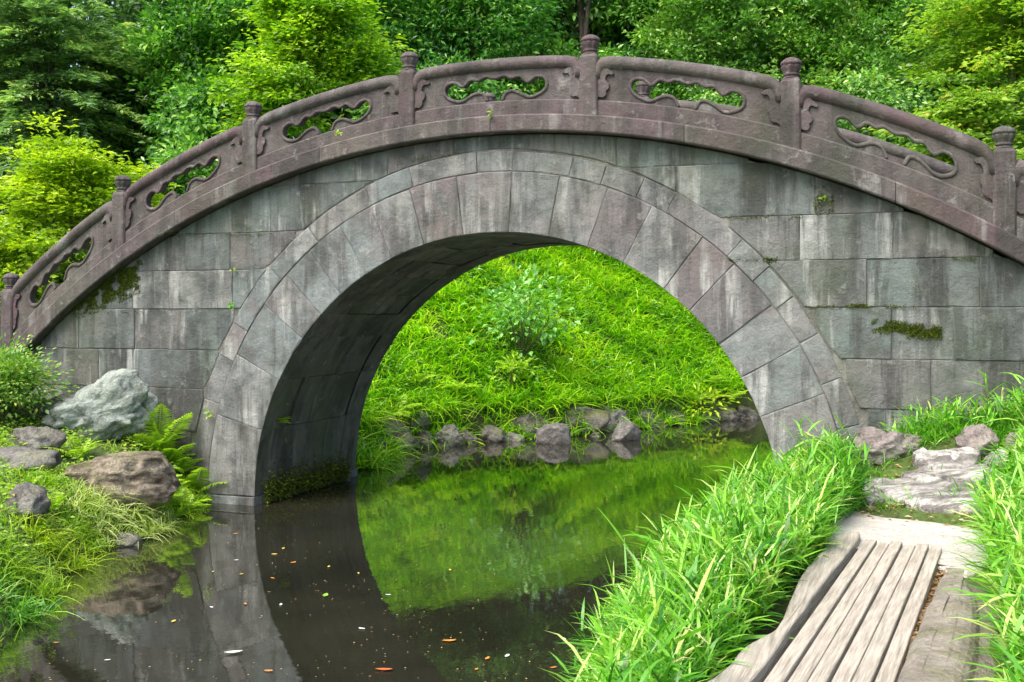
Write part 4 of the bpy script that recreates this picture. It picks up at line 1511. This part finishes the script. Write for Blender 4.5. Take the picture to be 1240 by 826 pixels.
moss(1056, 1140, 390, 408, 4200, slope=9, size=.013)
moss(88, 170, 372, 336, 6500, slope=-34, size=.017)
moss(120, 172, 345, 325, 3000, slope=-20, size=.017)
moss(880, 950, 312, 318, 500, size=.016)
moss(1030, 1050, 368, 373, 160, size=.014)
moss(980, 1110, 369, 374, 420, size=.012)
moss(1130, 1240, 311, 316, 380, size=.012)
moss(880, 1000, 261, 266, 380, size=.012)
moss(165, 330, 281, 286, 420, size=.012)
moss(60, 200, 376, 380, 300, size=.012)
moss(985, 1010, 225, 262, 380, size=.014)
moss(480, 560, 186, 196, 300, slope=-14, size=.012)
# moss and debris along the water line inside the vault
n = 2600
yy = RNG.uniform(.1, 1.9, n)
zz = np.abs(RNG.normal(0, .12, n)) + .02
P = np.column_stack([np.full(n, -2.7) + .03 + .05 * RNG.uniform(0, 1, n), yy, zz])
V, T, r = leaves(P, RNG.normal(0, 1, (n, 3)) + [.6, 0, .2], RNG.normal(0, 1, (n, 3)), .04 * RNG.uniform(.5, 1.3, n), .025, RNG.uniform(0, 1, n))
o = foliage('moss_patch', [(V, T, r)], M['moss'], bridge)
o['kind'] = 'stuff'


# ------------------------------------------------------------------ leaves and specks on the water
def float_leaf(label, px, py, L, colr, name='floating_leaf', rz=None):
    x, y = atZ(px, py, .006)
    m = bpy.data.materials.get('leaf_%s' % colr)
    if m is None:
        q = NT('leaf_%s' % colr)
        c = {'orange': (.6, .24, .04), 'red': (.45, .11, .03), 'white': (.7, .72, .68), 'yellow': (.62, .5, .08), 'green': (.22, .42, .05)}[colr]
        nn_ = q.noise(q.coords(which='obj'), 30., 3)
        q.l(q.mix(nn_, c, tuple(v * .65 for v in c)), q.b.inputs['Base Color'])
        m = q.m
    V, Fc = [], []
    nx = 6
    for i in range(nx + 1):
        t = i / nx
        wdt = .5 * .42 * math.sin(math.pi * (.04 + .94 * t)) ** .8
        zc = .12 * (t - .5) ** 2
        V += [((t - .5) * L, -wdt * L, (zc + .07) * L), ((t - .5) * L, 0, zc * L), ((t - .5) * L, wdt * L, (zc + .05) * L)]
    for i in range(nx):
        for j in (0, 1): Fc.append([3 * i + j, 3 * i + 3 + j, 3 * i + 4 + j, 3 * i + 1 + j])
    o = obj(name, mesh_py(name, V, Fc, m, True), None, (x, y, .004))
    o.rotation_euler = (0, 0, random.uniform(0, 6.28) if rz is None else rz)
    g = {'floating_leaf': None}[name]
    tag(o, label, 'leaf')
    return o


float_leaf('single orange leaf on the open dark water below the grass reflection', 544, 776, .09, 'orange', rz=.5)
float_leaf('long red brown leaf floating near the lower edge of the stream', 465, 811, .1, 'red', rz=.3)
float_leaf('pair of white petals like a feather on the water', 283, 790, .11, 'white', rz=.7)
float_leaf('green leaf cluster floating on the dark water', 394, 721, .09, 'green')
for colr, pts in {'orange': [(325, 812), (355, 681), (330, 700), (670, 808), (577, 810), (297, 731), (590, 797), (285, 646), (68, 778)], 'yellow': [(258, 692), (292, 695), (210, 752), (332, 671), (343, 664), (398, 686), (545, 690), (434, 694)], 'white': [(286, 678), (256, 735), (130, 799), (683, 774), (614, 794), (438, 761), (340, 732), (470, 720)]}.items():
    for px, py in pts:
        o = float_leaf('small %s fallen leaf drifting on the stream' % colr, px, py, random.uniform(.035, .055), colr)
        o['group'] = '%s leaves on the water' % colr
# fine specks of pollen and petals, too many to count
n = 800
pp = np.column_stack([np.clip(RNG.normal(470, 190, n), 60, 920), RNG.uniform(550, 826, n)])
XY = np.array([atZ(a, b, .004) for a, b in pp])
kp = (sdist(XY) < -.12) & np.array([noise.noise(Vector((q[0] * .9, q[1] * .9, 7))) > -.12 for q in XY])
XY = XY[kp]
n = len(XY)
P = np.column_stack([XY, np.full(n, .005)])
az = RNG.uniform(0, 6.28, n)
D = np.column_stack([np.cos(az), np.sin(az), np.zeros(n)])
s = RNG.uniform(.005, .017, n)
tag(foliage('floating_specks', [leaves(P, D, np.tile([0, 0, 1.], (n, 1)), s, s * .7, RNG.uniform(.3, 1, n), 0, 0)], M['lf_dry']), 'pale petals and specks scattered over the dark stream', 'petals', kind='stuff')
n = 700
t_ = RNG.uniform(0, 1, n)
ga, gb = np.array(atZ(1083, 826, BZ - .06)), np.array(atZ(1140, 690, BZ - .06))
P = np.column_stack([ga + (gb - ga) * t_[:, None] + RNG.normal(0, .03, (n, 2)), np.full(n, BZ - .055)])
P[:, 2] = np.maximum(height(P[:, :2]), BZ - .08) + .015
az = RNG.uniform(0, 6.28, n)
D = np.column_stack([np.cos(az), np.sin(az), RNG.uniform(-.1, .5, n)])
tag(foliage('leaf_litter', [leaves(P, D, np.array([0, 0, 1.]) + RNG.normal(0, .4, (n, 3)), RNG.uniform(.025, .06, n), .02, RNG.uniform(0, .6, n))], M['lf_dry']), 'dry leaves caught in the gap between planks and kerb stone', 'leaf litter', kind='stuff')
# fallen dry leaves on the slab edge and the bank
P, d = scatter(900, 2.9, 4.6, -2.6, -.5)
n = len(P)
P[:, 2] += .02
az = RNG.uniform(0, 6.28, n)
D = np.column_stack([np.cos(az), np.sin(az), RNG.uniform(-.1, .3, n)])
tag(foliage('leaf_litter', [leaves(P, D, np.array([0, 0, 1.]) + RNG.normal(0, .3, (n, 3)), RNG.uniform(.03, .07, n), .018, RNG.uniform(0, 1, n))], M['lf_dry']), 'dry brown leaves scattered around the stone steps', 'leaf litter', kind='stuff')
